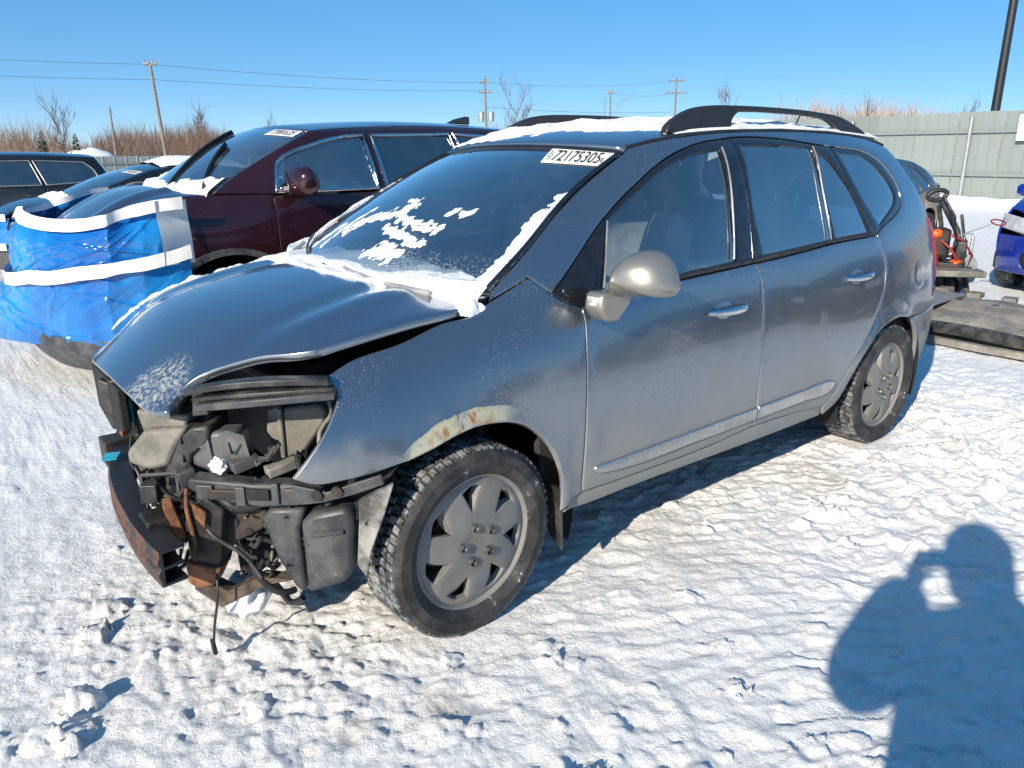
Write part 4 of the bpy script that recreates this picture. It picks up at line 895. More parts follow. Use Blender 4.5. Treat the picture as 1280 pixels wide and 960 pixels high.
def film_mat():
    m = NT('blue_plastic_film')
    f = m.ramp(m.noise(1.8, 4, .6, m.scaled(1, 1, .5)), .3, .75)
    c = m.mix(f, (.003, .085, .36), (.015, .25, .60))
    m.set(Base_Color=c, Roughness=.16, Specular_IOR_Level=.6, Coat_Weight=.5, Coat_Roughness=.05, Normal=m.bump(m.noise(5, 4, .6, m.scaled(1, 1, .4)), .2, .02))
    return m.m
M['film'] = film_mat()
M['shield'] = dirty('dusty_undertray', (.15, .14, .125), (.33, .30, .26), .85, .8, 5)
M['masking'] = plain('white_masking_tape', (.78, .77, .74), .5, var=.08, bump=.1)
def build_car(P, loc, rz, label, cat='car', name='parked_car', group=None):
    root = empty(name, loc, rz, label, cat, group)
    hw, zb, zr, fo, ro, wb, wr = P['hw'], P['zb'], P['zr'], P['fo'], P['ro'], P['wb'], P['wr']
    zhf, zhr, xwb, xwt, xrt, xrb, zd = P['zhf'], P['zhr'], P['xwb'], P['xwt'], P['xrt'], P['xrb'], P['zd']
    paint, gl = P['paint'], P['glass']; zs = P.get('zs', .27); xe = -wb-ro
    zhood = nspline([xwb-.3, xwb, (xwb+fo)/2, fo-.25, fo], [zhr+.02, zhr, (zhr+zhf)/2+.05, zhf+.03, zhf-.07])
    zk = np.arange(.1, zr+.1, .05)
    def prof(w, mode, zt=None):
        if mode == 'cab':
            t = zr-zb; return [(.15, .93*w), (.45, .985*w), (.72, w), (zb-.1, .975*w), (zb, .945*w), (zb+.35*t, .945*w-.09*t/.5), (zb+.7*t, .945*w-.20*t/.5), (zb+.88*t, .945*w-.285*t/.5), (zb+.97*t, .945*w-.37*t/.5), (zr+.05, .50*w)]
        return [(.15, .92*w), (.42, .985*w), (max(.5, zt-.30), w), (zt-.12, .95*w), (zt-.03, .87*w), (zt+.05, .76*w), (zt+.25, .52*w), (zr+.3, .3*w)]
    st = {}
    for dx, q in ((0, .60), (-.12, .76), (-.30, .88), (-.62, .95)): st[fo+dx] = prof(hw*q, 'hood', float(zhood(fo+dx)))
    st[.15] = prof(hw*.975, 'hood', float(zhood(.15)))
    for x in (xwb-.35, -1.3, -wb+.6): st[x] = prof(hw, 'cab')
    for x, q in ((-wb+.1, .985), (-wb-.35, .955), (xe+.32, .88), (xe+.12, .76), (xe, .62)): st[x] = prof(hw*q, 'cab')
    T = SideTable(st, zk)
    def sd(a, b): return np.stack([a, T(a, b), b], 1)
    def y_at(x, z): return float(T(x, z)[0])
    parts = []
    def lp(nm, o, m, off=0., **k): q = panel(nm, o, sd, m, root, out=(0, 1, .1), h=P.get('h', .08), off=off, **k); parts.append(q); return q
    ra = P.get('ra', wr+.07)
    def arch(cx, a0, a1, n=11): return [(cx+ra*math.cos(a), wr+ra*math.sin(a)) for a in np.linspace(a0, a1, n)]
    asn = math.asin((zs+.03-wr)/ra)
    xd1, xd2, xd3 = P['xd1'], P['xd2'], P['xd3']
    xf = fo-.36
    fend = [(xf, .30, 1), (xf+.02, .6), (xf+.01, float(zhood(xf))-.10, 1)]+[(x, float(zhood(x))-.015) for x in np.linspace(xf-.1, xwb+.1, 5)]+[(xwb-.01, zhr-.012, 1), (xd1, zb+.01, 1), (xd1, zs, 1)]
    fend += [(-ra*math.cos(asn)-.01, zs, 1)]+arch(0, math.pi-asn, asn)[1:-1]+[(ra*math.cos(asn)+.01, .30, 1)]
    lp('front_fender', fend, paint)
    d1 = lp('front_door', [(xd1-.002, zb, 1), (xd2+.002, zb, 1), (xd2+.002, zs, 1), (xd1-.002, zs, 1)], paint)
    rdo = [(xd2-.002, zb, 1), (xd3, zb, 1), (xd3-.02, zb-.25)]
    k = arch(-wb, .80, asn, 7)
    rdo += [(k[0][0]+.02, k[0][1]+.02, 1)]+[(p[0]+.02, p[1]) for p in k[1:-1]]+[(k[-1][0]+.03, zs, 1), (xd2-.002, zs, 1)]
    d2 = lp('rear_door', rdo, paint)
    xq = xe+.34
    q = [(xd3-.002, zb, 1), (xd3-.022, zb-.25), (k[0][0]+.018, k[0][1]+.02, 1)]+[(p[0]+.017, p[1]) for p in k[1:-1]]+[(k[-1][0]+.0, zs, 1)]+arch(-wb, asn, math.pi-asn, 13)[1:-1]+[(-wb-ra*math.cos(asn), zs, 1), (xq, zs+.02, 1), (xq-.02, .6), (xq, zd-.06 if P['sedan'] else zb-.02, 1)]
    q += [(xrb, zd, 1)] if P['sedan'] else []
    q += [(max(xrb, xe+.3) if P['sedan'] else xq, zb, 1)] if not P['sedan'] else []
    lp('rear_quarter', q, paint)
    lp('sill', [(-ra-.0, zs-.003, 1), (-wb+ra, zs-.003, 1), (-wb+ra, zs-.10, 1), (-ra, zs-.10, 1)], M['trim'])
    # greenhouse
    c0 = zr-.055
    zcant = lambda x: c0-.07*((x-(xwt+xrt)/2)/((xwt-xrt)/2))**2*(1 if P['sedan'] else .75)
    cx = np.linspace(xwt, xrt, 6)
    cant = [(x, zcant(x)) for x in cx]
    rb = (xrb, zd+.005) if P['sedan'] else (xq, zb)
    gh = [(xwb, zhr, 1)]+[(xwb+(xwt-xwb)*t, zhr+(cant[0][1]-zhr)*t+.10*t*(1-t)) for t in (.33, .66)]+[(*cant[0], 1)]+cant[1:-1]+[(*cant[-1], 1)]
    gh += [((cant[-1][0]*.5+rb[0]*.5), (cant[-1][1]+rb[1])/2+.04), (*rb, 1)]+([(xd3, zb+.002, 1)] if True else [])+[(xd1, zb+.012, 1)]
    wz0 = zb+.025; wt = lambda x: zcant(x)-P.get('rail', .085)
    af = lambda z: xwb+(xwt-xwb)*(z-zhr)/(cant[0][1]-zhr)-P.get('ap', .16)
    w1 = [(xd1-.04, wz0, 1), (af(zb+.2), zb+.2+.02), (min(af(wt(xwt)-.03), xwt), wt(xwt)-.03), (xwt-.25, wt(xwt-.25)), (xd2+.035, wt(xd2), 1), (xd2+.035, wz0, 1)]
    w2 = [(xd2-.045, wz0, 1), (xd2-.045, wt(xd2), 1), (xd3+.15, wt(xd3+.15), 1), (xd3+.05, wz0, 1)]
    if P['sedan']: w3 = [(xd3-.02, wz0, 1), (xd3+.10, wt(xd3+.1), 1), (xd3-.06, wt(xd3)-.04), (rb[0]+.40, wz0+.07), (rb[0]+.42, wz0, 1)]
    else: w3 = [(xd3-.02, wz0, 1), (xd3+.10, wt(xd3+.1), 1), (xrt+.20, wt(xrt+.2), 1), (xrt+.06, wt(xrt)-.12), (xq+.22, wz0+.05, 1)]
    wins = [w1, w2, w3]
    g = lp('cabin_frame', gh, paint, holes=wins)
    for nm, w, m in (('front_window', w1, gl[0]), ('rear_window', w2, gl[1]), ('quarter_window', w3, gl[1])):
        panel(nm, w, sd, m, g, out=(0, 1, .1), h=.12, off=-.008, inset=-.012, roll=.0005)
        if P.get('bright'):
            r_ = [Vector((x, y_at(x, z)+.002, z)) for x, z in curve2(w, .08)]
            MB().tube(r_+[r_[0]], P['bright'][1], 6).build('window_trim', P['bright'][0], g, 60)
    if P.get('bright'):
        hx = [Vector((x, y_at(x, zb-.12)+.03, zb-.12)) for x in np.linspace(xd2+.22, xd2+.05, 5)]
    for dd, x0 in ((d1, xd2+.06), (d2, xd3+.10)):
        MB().tube([Vector((x, y_at(x, zb-.13)+b, zb-.13)) for x, b in zip(np.linspace(x0, x0+.20, 6), (0, .03, .036, .036, .03, 0))], .014, 8).build('door_handle', P.get('handle', paint), dd, 60)
    # mirror
    my = y_at(xd1-.12, zb+.03); ms = P.get('mir', 1.); mm = MB().blob((xd1-.14, my+.15*ms, zb+.10), (.075*ms, .13*ms, .085*ms), 2, .05, 3)
    mo_ = mm.build('side_mirror', paint, d1, 60)
    MB().box((xd1-.13, my+.05, zb+.035), (.09, .14, .05)).build('mirror_base', M['trim'], mo_, 40, bevel=.012)
    MB().box((xd1-.15, my+.15, zb+.045), (.11*ms, .21*ms, .03)).build('mirror_trim', M['satin'], mo_, 40, bevel=.01)
    for o in list(parts): mirror_part(o)
    # screens, roof, bonnet, boot, ends
    def edge(p0, p1, bow):
        def f(s, t):
            s = np.atleast_1d(s); t = np.atleast_1d(t); b = 4*t*(1-t)
            x = p0[0]+(p1[0]-p0[0])*t; z = p0[1]+(p1[1]-p0[1])*t+.025*b; y = T(x, z)-.006; q = 1-s*s
            sg = 1 if p0[0] > p1[0] else -1
            return np.stack([x+sg*q*(bow*(1-t)+.5*bow*t), y*s, z+q*(-.015*(1-t)+.03*t+.02*b)], 1)
        return f
    sq = [(-1, 0, 1), (0, 0), (1, 0, 1), (1, .5), (1, 1, 1), (0, 1), (-1, 1, 1), (-1, .5)]
    wsf = edge((xwb, zhr), cant[0], .20)
    wsc = panel('windscreen', sq, wsf, gl[0], root, out=(1, 0, .5), h=.15, inset=.01, roll=.001)
    rwf = edge(rb if P['sedan'] else (xq, zb), cant[-1], .14)
    panel('rear_screen', sq, rwf, gl[1], root, out=(-1, 0, .5), h=.15, inset=.01, roll=.001)
    def rf(a, b): zc = zcant(np.clip(a, xrt, xwt))-.35*np.maximum(0, a-xwt)-.35*np.maximum(0, xrt-a); return np.stack([a, b, zc+.001+.055*(1-(b/T(a, zc))**2)], 1)
    yr = lambda x: y_at(x, zcant(x))-.004
    ro_ = [(xwt+.10*(1-s*s), s*yr(xwt), *((1,) if abs(s) == 1 else ())) for s in np.linspace(-1, 1, 7)]+[(x, yr(x)) for x in cx[1:-1]]+[(xrt-.07*(1-s*s), s*yr(xrt), *((1,) if abs(s) == 1 else ())) for s in np.linspace(1, -1, 7)]+[(x, -yr(x)) for x in cx[1:-1][::-1]]
    panel('roof_panel', ro_, rf, paint, root, h=.12)
    def fx(y, z): return fo-.36*(np.abs(y)/(.89*hw))**2.3-.06*np.clip((z-.55)/.35, 0, 1)**2-.05*np.clip((.40-z)/.2, 0, 1)
    def ff(a, b): return np.stack([fx(a, b), a, b], 1)
    def hs(a, b): return np.stack([a, b, zhood(a)+.07*(1-(b/(.9*hw))**2)-.02+P.get('crease', 0)*np.exp(-((np.abs(b)-.45)/.05)**2)], 1)
    yh = lambda x: float(T(x, float(zhood(x))-.012)[0])-.006
    hx = np.linspace(xf, xwb+.06, 6)
    front = [(float(fx(y, zhf))-.02, y) for y in np.linspace(-.80*hw, .80*hw, 9)]
    ho = [(front[0][0], front[0][1], 1)]+front[1:-1]+[(front[-1][0], front[-1][1], 1)]+[(x, yh(x)) for x in hx[:-1]]+[(xwb+.05, yh(xwb+.05), 1), (xwb+.20, .5*hw), (xwb+.24, 0), (xwb+.20, -.5*hw), (xwb+.05, -yh(xwb+.05), 1)]+[(x, -yh(x)) for x in hx[:-1][::-1]]
    panel('hood', ho, hs, paint, root, h=.09)
    yb = .885*hw
    panel('front_bumper', [(-yb, .24, 1), (yb, .24, 1), (yb, zhf-.22, 1), (-yb, zhf-.22, 1)], ff, paint, root, out=(1, 0, 0), h=.09, holes=[[(-.5*hw, .30), (.5*hw, .30), (.55*hw, .44), (-.55*hw, .44)]])
    panel('lower_intake', [(-.52*hw, .29), (.52*hw, .29), (.57*hw, .45), (-.57*hw, .45)], ff, M['trim'], root, out=(1, 0, 0), h=.12, off=-.02)
    panel('grille', [(-.42*hw, zhf-.22, 1), (.42*hw, zhf-.22, 1), (.48*hw, zhf-.03, 1), (-.48*hw, zhf-.03, 1)], ff, M['trim'], root, out=(1, 0, 0), h=.1, off=-.012)
    for s in (1, -1):
        panel('headlight', [(s*.50*hw, zhf-.20, 1), (s*yb, zhf-.16, 1), (s*yb, zhf+.0, 1), (s*.52*hw, zhf-.04, 1)], ff, M['lens'], root, out=(1, 0, 0), h=.08, off=.004, roll=.008)
    def bx(a, b): return np.stack([xe+.34*(np.abs(a)/(.87*hw))**2.4+.05*np.clip((b-.6)/.5, 0, 1), a, b], 1)
    zt = zd-.02 if P['sedan'] else zb
    panel('rear_face', [(-.86*hw, .26, 1), (.86*hw, .26, 1), (.86*hw, zt, 1), (-.86*hw, zt, 1)], bx, paint, root, out=(-1, 0, 0), h=.1)
    for s in (1, -1):
        panel('tail_light', [(s*.55*hw, zt-.24, 1), (s*.86*hw, zt-.24, 1), (s*.86*hw, zt-.05, 1), (s*.60*hw, zt-.05, 1)], bx, M['red_lens'], root, out=(-1, 0, 0), h=.1, off=.006, roll=.006)
    if P['sedan']:
        def tk(a, b): return np.stack([a, b, zd+.03-.05*(b/hw)**2-.05*((xrb-a)/(xrb-xe))**2], 1)
        panel('boot_lid', [(xrb-.02, .76*hw, 1), (xrb-.12, 0), (xrb-.02, -.76*hw, 1), (xe+.34, -.80*hw), (xe+.10, -.6*hw, 1), (xe+.05, 0), (xe+.10, .6*hw, 1), (xe+.34, .80*hw)], tk, paint, root, h=.1)
    # cabin
    MB().box((-1.4, 0, .32), (2.6, 1.7*hw, .06)).build('cabin_floor', M['cabin'], root, 0)
    for s in (1, -1): MB().slab([(xwb-.3, s*(hw-.12), .35), (xd3, s*(hw-.12), .35), (xd3, s*(hw-.16), zb-.02), (xwb-.3, s*(hw-.16), zb-.02)], (0, -s*.03, 0)).build('door_lining', M['cabin'], root, 0)
    MB().box((xwb-.35, 0, zb-.12), (.45, 1.5*hw, .2)).build('dashboard', M['cabin'], root, 40, bevel=.05)
    for x, ys, wd in ((xd2+.28, (.37, -.37), .5), (xd3+.45, (.0,), 1.3)):
        for y in ys:
            s_ = MB().box((x+.15, y, .60), (.5, wd, .18)).box((x-.12, y, zb-.08), (.15, wd*.95, .62), ry=R(-14), taper=.85).build('seat', M['seat_dark'], root, 60, bevel=.05)
            for hy in ((0,) if wd < 1 else (-.4, .4)): MB().blob((x-.24, y+hy, zb+.33), (.06, .13, .10), 3, .05, 2).build('headrest', M['seat_dark'], s_, 60)
    MB().slab([(xe+.35, -.8*hw, .3), (xe+.35, .8*hw, .3), (fo-.4, .78*hw, .3), (fo-.4, -.78*hw, .3)], (0, 0, -.04)).build('underbody', M['bay'], root, 0)
    src = [c for c in car.children if c.name == 'wheel'][0]; sc_ = wr/.325
    for i, (x, y) in enumerate(((0, hw-.12), (-wb, hw-.12), (0, -hw+.12), (-wb, -hw+.12))):
        w = copy_tree(src, root); w.location = (x, y, wr); w.scale = (sc_, 1, sc_); w.rotation_euler = (0, .7*i, 0 if y > 0 else math.pi)
        V = []
    for x in (0, -wb):
        for s in (1, -1):
            V = []; n = 12
            for a in np.linspace(-.2, math.pi+.2, n):
                for y in (s*(hw-.04), s*(hw-.42)): V.append((x+(ra+.015)*math.cos(a), y, wr+(ra+.015)*math.sin(a)))
            MB().add(V, [(i*2, i*2+1, i*2+3, i*2+2) for i in range(n-1)]).build('arch_liner', M['bay'], root, 60)
    return root, dict(T=T, fx=fx, ff=ff, hs=hs, wsf=wsf, rf=rf, wsc=wsc, zhood=zhood, y_at=y_at, rwf=rwf)

GD = (glass('car_glass_clear', (.50, .60, .63), haze=.05, mirror=.28), glass('car_glass_dark', (.02, .025, .03), haze=.03))
GC = (glass('car_glass_mid', (.20, .26, .28), haze=.05), glass('car_glass_mid_rear', (.10, .13, .14), haze=.05))

# --- maroon sport utility with its smashed front wrapped in blue film ---
maroon = car_paint('maroon_metallic_paint', (.050, .010, .016), metal=.6, mud_lo=.35, mud_hi=.95, mud=.30, salt=.2, film=.02, rough=.2, mud_lit_col=(.16, .12, .11))
suv, S = build_car(dict(hw=.96, zb=1.25, zr=1.79, fo=1.10, ro=.98, wb=2.75, wr=.385, ra=.50, zhf=.98, zhr=1.275, xwb=.02, xwt=-.72, xrt=-2.95, xrb=-3.3, zd=1.2, xd1=-.34, xd2=-1.22, xd3=-2.15,
    paint=maroon, glass=GD, sedan=False, bright=(M['chrome'], .014), zs=.30, h=.06, ap=.13, crease=.02, rail=.06, mir=1.35), (-.50, -3.55, 0), 0, 'maroon sport utility vehicle with its front end wrapped in shiny blue film', 'suv', 'sport_utility_vehicle')
def suv_film():
    T, fx = S['T'], S['fx']; rg = np.random.default_rng(5)
    # path round the nose at height z: from the far fender to the near fender, param s -1..1
    def pt(s, z, off):
        hw = .96; s = np.asarray(s); z = np.asarray(z); yb = .89*hw; k = np.abs(s)
        # |s| 0.. .62 over the front, .62..1 along the fender
        y1 = np.clip(k/.62, 0, 1)*yb; x1 = fx(y1, np.minimum(z, .9)); t = np.clip((k-.62)/.38, 0, 1)
        x2 = fx(yb, np.minimum(z, .9))*(1-t)+.30*t; y2 = T(x2, np.minimum(z, 1.13)); y2 = yb+(y2-yb)*np.clip(t*2.5, 0, 1)
        x = np.where(k < .62, x1, x2); y = np.where(k < .62, y1, y2)
        nx = np.where(k < .62, np.sqrt(np.clip(1-(k/.62*.75)**2, 0, 1)), .66*(1-t)); ny = np.sqrt(1-nx**2)
        return np.stack([x+nx*off, np.sign(s)*(y+ny*off), z], -1)
    def sheet(nm, z0f, z1f, offf, ns=150, nz=70, s0=-1., s1=1.):
        ss = np.linspace(s0, s1, ns); ts = np.linspace(0, 1, nz); Sg, Tg = np.meshgrid(ss, ts, indexing='ij')
        Z = z0f(Sg)+(z1f(Sg)-z0f(Sg))*Tg; O = offf(Sg, Tg)
        X = pt(Sg.ravel(), Z.ravel(), O.ravel())
        top = np.clip((Z.ravel()-1.0)/.3, 0, 1); X[:, 0] -= .22*top**1.5*np.clip(1-np.abs(Sg.ravel())/.75, 0, 1)
        I = np.arange(ns*nz).reshape(ns, nz); F = np.stack([I[:-1, :-1], I[1:, :-1], I[1:, 1:], I[:-1, 1:]], -1).reshape(-1, 4)
        return link_mesh(nm, X, F.tolist(), M['film'], suv, 180)
    def fold(s, t, sd, q=1.):
        """soft sag with straight pulled creases"""
        r_ = np.random.default_rng(sd); h = .030*fbm(s*3.5+1.2*t*q, t*1.3, 3, sd)+.006*fbm(s*14+5*t*q, t*3, 3, sd+7)
        for _ in range(46):
            s0, t0 = r_.uniform(-1, 1), r_.uniform(-.1, 1); a_ = r_.normal(.35*q, .45); L = r_.uniform(.2, .8); w_ = r_.uniform(.006, .020); d_ = (s-s0)-a_*(t-t0)
            h = h+r_.uniform(.004, .016)*np.exp(-(d_/w_)**2)*np.clip(1-np.abs(t-t0)/L, 0, 1)
        return h
    ztop = lambda s: 1.14+.025*np.cos(s*7)+.08*np.clip((np.abs(s)-.55)/.45, 0, 1); zmid = lambda s: .73+.20*np.clip(s, 0, 1)**1.3+.05*np.clip(-s, 0, 1)+.03*fbm(s*3, 0*s, 2, 96)
    sheet('film_upper', lambda s: zmid(s)-.03, ztop, ns=260, nz=90, s1=.875, offf=lambda s, t: .075+.055*np.sin(np.pi*t)*(1-.5*np.abs(s))*np.clip((1-s)*7+.2, 0, 1)+fold(s, t, 80)*(.25+.75*np.sin(np.pi*t))*np.clip((1-s)*6+.2, 0, 1))
    sheet('film_lower', lambda s: .30+.0*s+.16*np.abs(s)**4, zmid, ns=260, nz=90, offf=lambda s, t: .06+.05*t+1.0*(1-t)**.8*np.clip(.25-s, 0, .6)*.62+fold(s, t, 90, -1.6)*(1-.75*t**3))
    zz = np.linspace(.13, .38, 6); V = np.concatenate([pt(np.linspace(-.9, .9, 50), np.full(50, z), np.full(50, .09-.10*((z-.30)/.17)**2)) for z in zz]); link_mesh('bumper_valance', V, [(i+50*j, i+1+50*j, i+51+50*j, i+50+50*j) for j in range(5) for i in range(49)], M['plastic_blue'], suv, 60)
    def tape(nm, zf, off, hgt, s0=-1., s1=1., n=90):
        V = []; ss = np.linspace(s0, s1, n)
        for k in (-.5, .5):
            zz = zf(ss)+k*hgt*(1+.25*fbm(ss*5, 0*ss+k, 3, 97)); X = pt(ss, zz, off(ss)+.004*fbm(ss*12, 0*ss, 3, 99))
            top = np.clip((zz-1.0)/.3, 0, 1); X[:, 0] -= .22*top**1.5*np.clip(1-np.abs(ss)/.75, 0, 1); V.append(X)
        V = np.concatenate(V); return link_mesh(nm, V, [(i, i+1, n+i+1, n+i) for i in range(n-1)], M['masking'], suv, 180)
    tape('masking_tape', lambda s: zmid(s), lambda s: .150+.0*s, .085)
    tape('masking_tape', lambda s: ztop(s)-.005, lambda s: .130+.01*np.sin(s*9), .075)
    # upright strip over the near fender
    V = []; zz = np.linspace(.85, 1.25, 12)
    for s_ in (.87, 1.02):
        X = pt(np.full(12, min(s_, 1.)), zz, (.155 if s_ < 1 else .05)+.005*fbm(zz*6, zz*0+s_, 3, 98)); X[:, 0] -= max(0, s_-1)*2.2; V.append(X)
    V = np.concatenate(V); link_mesh('masking_tape', V, [(i, i+1, 13+i, 12+i) for i in range(11)], M['masking'], suv, 180)
suv_film()
for s_ in (1, -1):                                        # grey plastic lip round the near wheel arch
    pth = [Vector((.50*math.cos(a), s_*(S['y_at'](.50*math.cos(a), .385+.50*math.sin(a))-.005), .385+.50*math.sin(a))) for a in np.linspace(.55, math.pi-.1, 20)]
    MB().sweep(pth, [(-.03, -.03), (.012, -.03), (.012, .035), (-.03, .035)], up=(0, 1, 0)).build('arch_trim', M['plastic_blue'], suv, 60)
for (a, b) in (((.86, .03), (.25, .62)), ((.30, .03), (-.55, .92))):       # wipers standing off the screen
    for k, (off, r) in enumerate(((.015, .014), (.035, .010))):
        p = S['wsf'](np.linspace(a[0], b[0]+.02*k, 9), np.linspace(a[1], b[1], 9))
        p = p+np.array([.55, 0, .8])*off*np.linspace(.25, 1, 9)[:, None]
        MB().tube([Vector(q) for q in p], r, 6).build('wiper', M['trim'], suv, 60)
def sc_map(f, s0, s1, t0, t1):
    def mp(u, v, l):
        u = np.asarray(u, float); v = np.asarray(v, float); s = s0+(s1-s0)*u; t = t0+(t1-t0)*v; p = np.stack([s, t], 1); n = normals(f, p); n *= np.sign(n[:, 2:3]); return f(s, t)+n*l
    return mp
sticker(S['wsc'], sc_map(S['wsf'], .50, .95, .86, .985), .004, '73981635', False)
sticker(S['wsc'], sc_map(S['wsf'], .10, .24, .33, .40), .004, '8', False, 'dash_card') if False else None
def ws_snow(s, t): return np.minimum(np.minimum((t+.05)*.5, (1-np.abs(s))*.5), .035*(1-t/(.10+.08*np.clip(np.abs(s)-.1, 0, 1)))+.06*fbm(s*4, t*5, 4, 101))+np.where(s > .8, .02*(1-(1-s)/.16)*np.clip(1-t*1.8, 0, 1), 0)
o = snow_sheet('screen_snow', S['wsf'], np.linspace(-.98, .98, 120), np.linspace(-.10, .55, 70), ws_snow, M['snow'], out=(.5, 0, 1), label='white snow heaped at the foot of the maroon vehicle windscreen', cat='snow', kind='stuff'); o.location = suv.location
fin = MB(); fin.slab([(-2.42, 0, 1.785), (-2.68, 0, 1.775), (-2.68, 0, 1.845), (-2.64, 0, 1.85), (-2.52, 0, 1.825)], (0, .035, 0)).build('antenna_fin', M['gloss_black'], suv, 40, bevel=.008)
# --- other cars of the yard ---
dark = car_paint('midnight_paint', (.012, .014, .022), metal=.4, mud_lo=.3, mud_hi=.9, mud=.35, salt=.2, film=.02)
black = car_paint('black_paint', (.008, .008, .009), metal=.2, mud_lo=.3, mud_hi=1.2, mud=.30, salt=.2, film=.02)
gun = car_paint('gunmetal_paint', (.05, .052, .055), metal=.6, mud_lo=.55, mud_hi=1.25, mud=.9, salt=.2, mud_lit_col=(.42, .37, .31))  # the mud layer here paints in the side's lit tan and snow reflection
royal = car_paint('royal_blue_paint', (.003, .030, .34), metal=.3, mud_lo=.2, mud_hi=.55, mud=.25, salt=.2, film=.0)
SED = dict(hw=.90, zb=.95, zr=1.44, fo=.92, ro=1.05, wb=2.78, wr=.33, zhf=.80, zhr=.985, xwb=-.15, xwt=-1.0, xrt=-2.35, xrb=-3.05, zd=1.02, xd1=-.55, xd2=-1.48, xd3=-2.45, sedan=True, zs=.26)
sed, D = build_car({**SED, 'paint': dark, 'glass': GC, 'bright': (M['satin'], .010)}, (-.35, -8.6, 0), 0, 'midnight blue sedan with blue film on its nose, behind the maroon vehicle', 'car', 'sedan')
sticker(D['wsc'], sc_map(D['wsf'], .45, .93, .86, .98), .004, '70418265', False)
def sed_film():
    zf = np.linspace(.50, .84, 14); yy = np.linspace(-.80, .80, 60); Y, Z = np.meshgrid(yy, zf, indexing='ij')
    X = D['fx'](Y, Z)+.05+.03*fbm(Y*4, Z*6, 4, 120); I = np.arange(60*14).reshape(60, 14)
    link_mesh('film_wrap', np.stack([X, Y, Z], -1).reshape(-1, 3), np.stack([I[:-1, :-1], I[1:, :-1], I[1:, 1:], I[:-1, 1:]], -1).reshape(-1, 4).tolist(), M['film'], sed, 180)
    for z in (.845, .52):
        V = [(float(D['fx'](y, z))+.085, y, z+k) for k in (-.04, .04) for y in yy]; link_mesh('masking_tape', V, [(i, i+1, 61+i, 60+i) for i in range(59)], M['masking'], sed, 180)
sed_film()
def hs_snow(a, b): return .03*(1-(a+.02)/.10)+.05*fbm(a*4, b*4, 4, 131)-.004
o = snow_sheet('sedan_snow', D['hs'], np.linspace(-.12, .3, 50), np.linspace(-.75, .75, 90), hs_snow, M['snow'], label='white snow on the cowl of the midnight blue sedan', cat='snow', kind='stuff'); o.location = sed.location
o = snow_sheet('sedan_roof_snow', D['rf'], np.linspace(-2.35, -1.2, 50), np.linspace(-.55, .55, 40), lambda a, b: np.minimum(.06, .05*np.minimum((a+2.36)/.1, np.minimum((-1.1-a)/.25, (.56-abs(b))/.08)))+.03*fbm(a*3, b*3, 3, 133), M['snow'], label='white snow on the roof of the midnight blue sedan', cat='snow', kind='stuff'); o.location = sed.location
wag, _ = build_car(dict(hw=.92, zb=1.02, zr=1.58, fo=.95, ro=.95, wb=2.85, wr=.35, zhf=.85, zhr=1.06, xwb=.0, xwt=-.75, xrt=-3.25, xrb=-3.5, zd=1.0, xd1=-.4, xd2=-1.35, xd3=-2.4, sedan=False, zs=.28, paint=black, glass=GC, bright=(M['satin'], .008)),
    (1.55, -13.2, 0), 0, 'black estate car with long roof at the far left edge', 'car', 'estate_car')
gs, _ = build_car({**SED, 'ro': .87, 'xrt': -2.72, 'xrb': -3.24, 'xd3': -2.62, 'zd': 1.05, 'zr': 1.47, 'paint': gun, 'glass': GC}, (-7.45, -3.1, 0), 0, 'gunmetal sedan with its lit tan side painted in, half hidden behind the rear of the grey minivan', 'car', 'sedan')
bl, _ = build_car({**SED, 'paint': royal, 'glass': GC, 'zhf': .86, 'zhr': 1.02}, (-8.80, .20, 0), 0, 'royal blue car cut by the right edge, showing one headlight', 'car', 'hatchback')

# unseen cars added right of the picture to darken the minivan's door reflections
for src_, x_, y_ in ((wag, -8.9, 4.2), (gs, -8.6, 7.6), (wag, -9.2, 11.), (gs, -4.6, 13.), (wag, -.5, 13.6)):
    c_ = copy_tree(src_); c_.location = (x_, y_, 0); c_['label'] = 'dark car added beyond the right edge to be mirrored in the minivan doors'; c_['category'] = 'car'; c_['group'] = 'unseen cars added beyond the right edge for reflections'
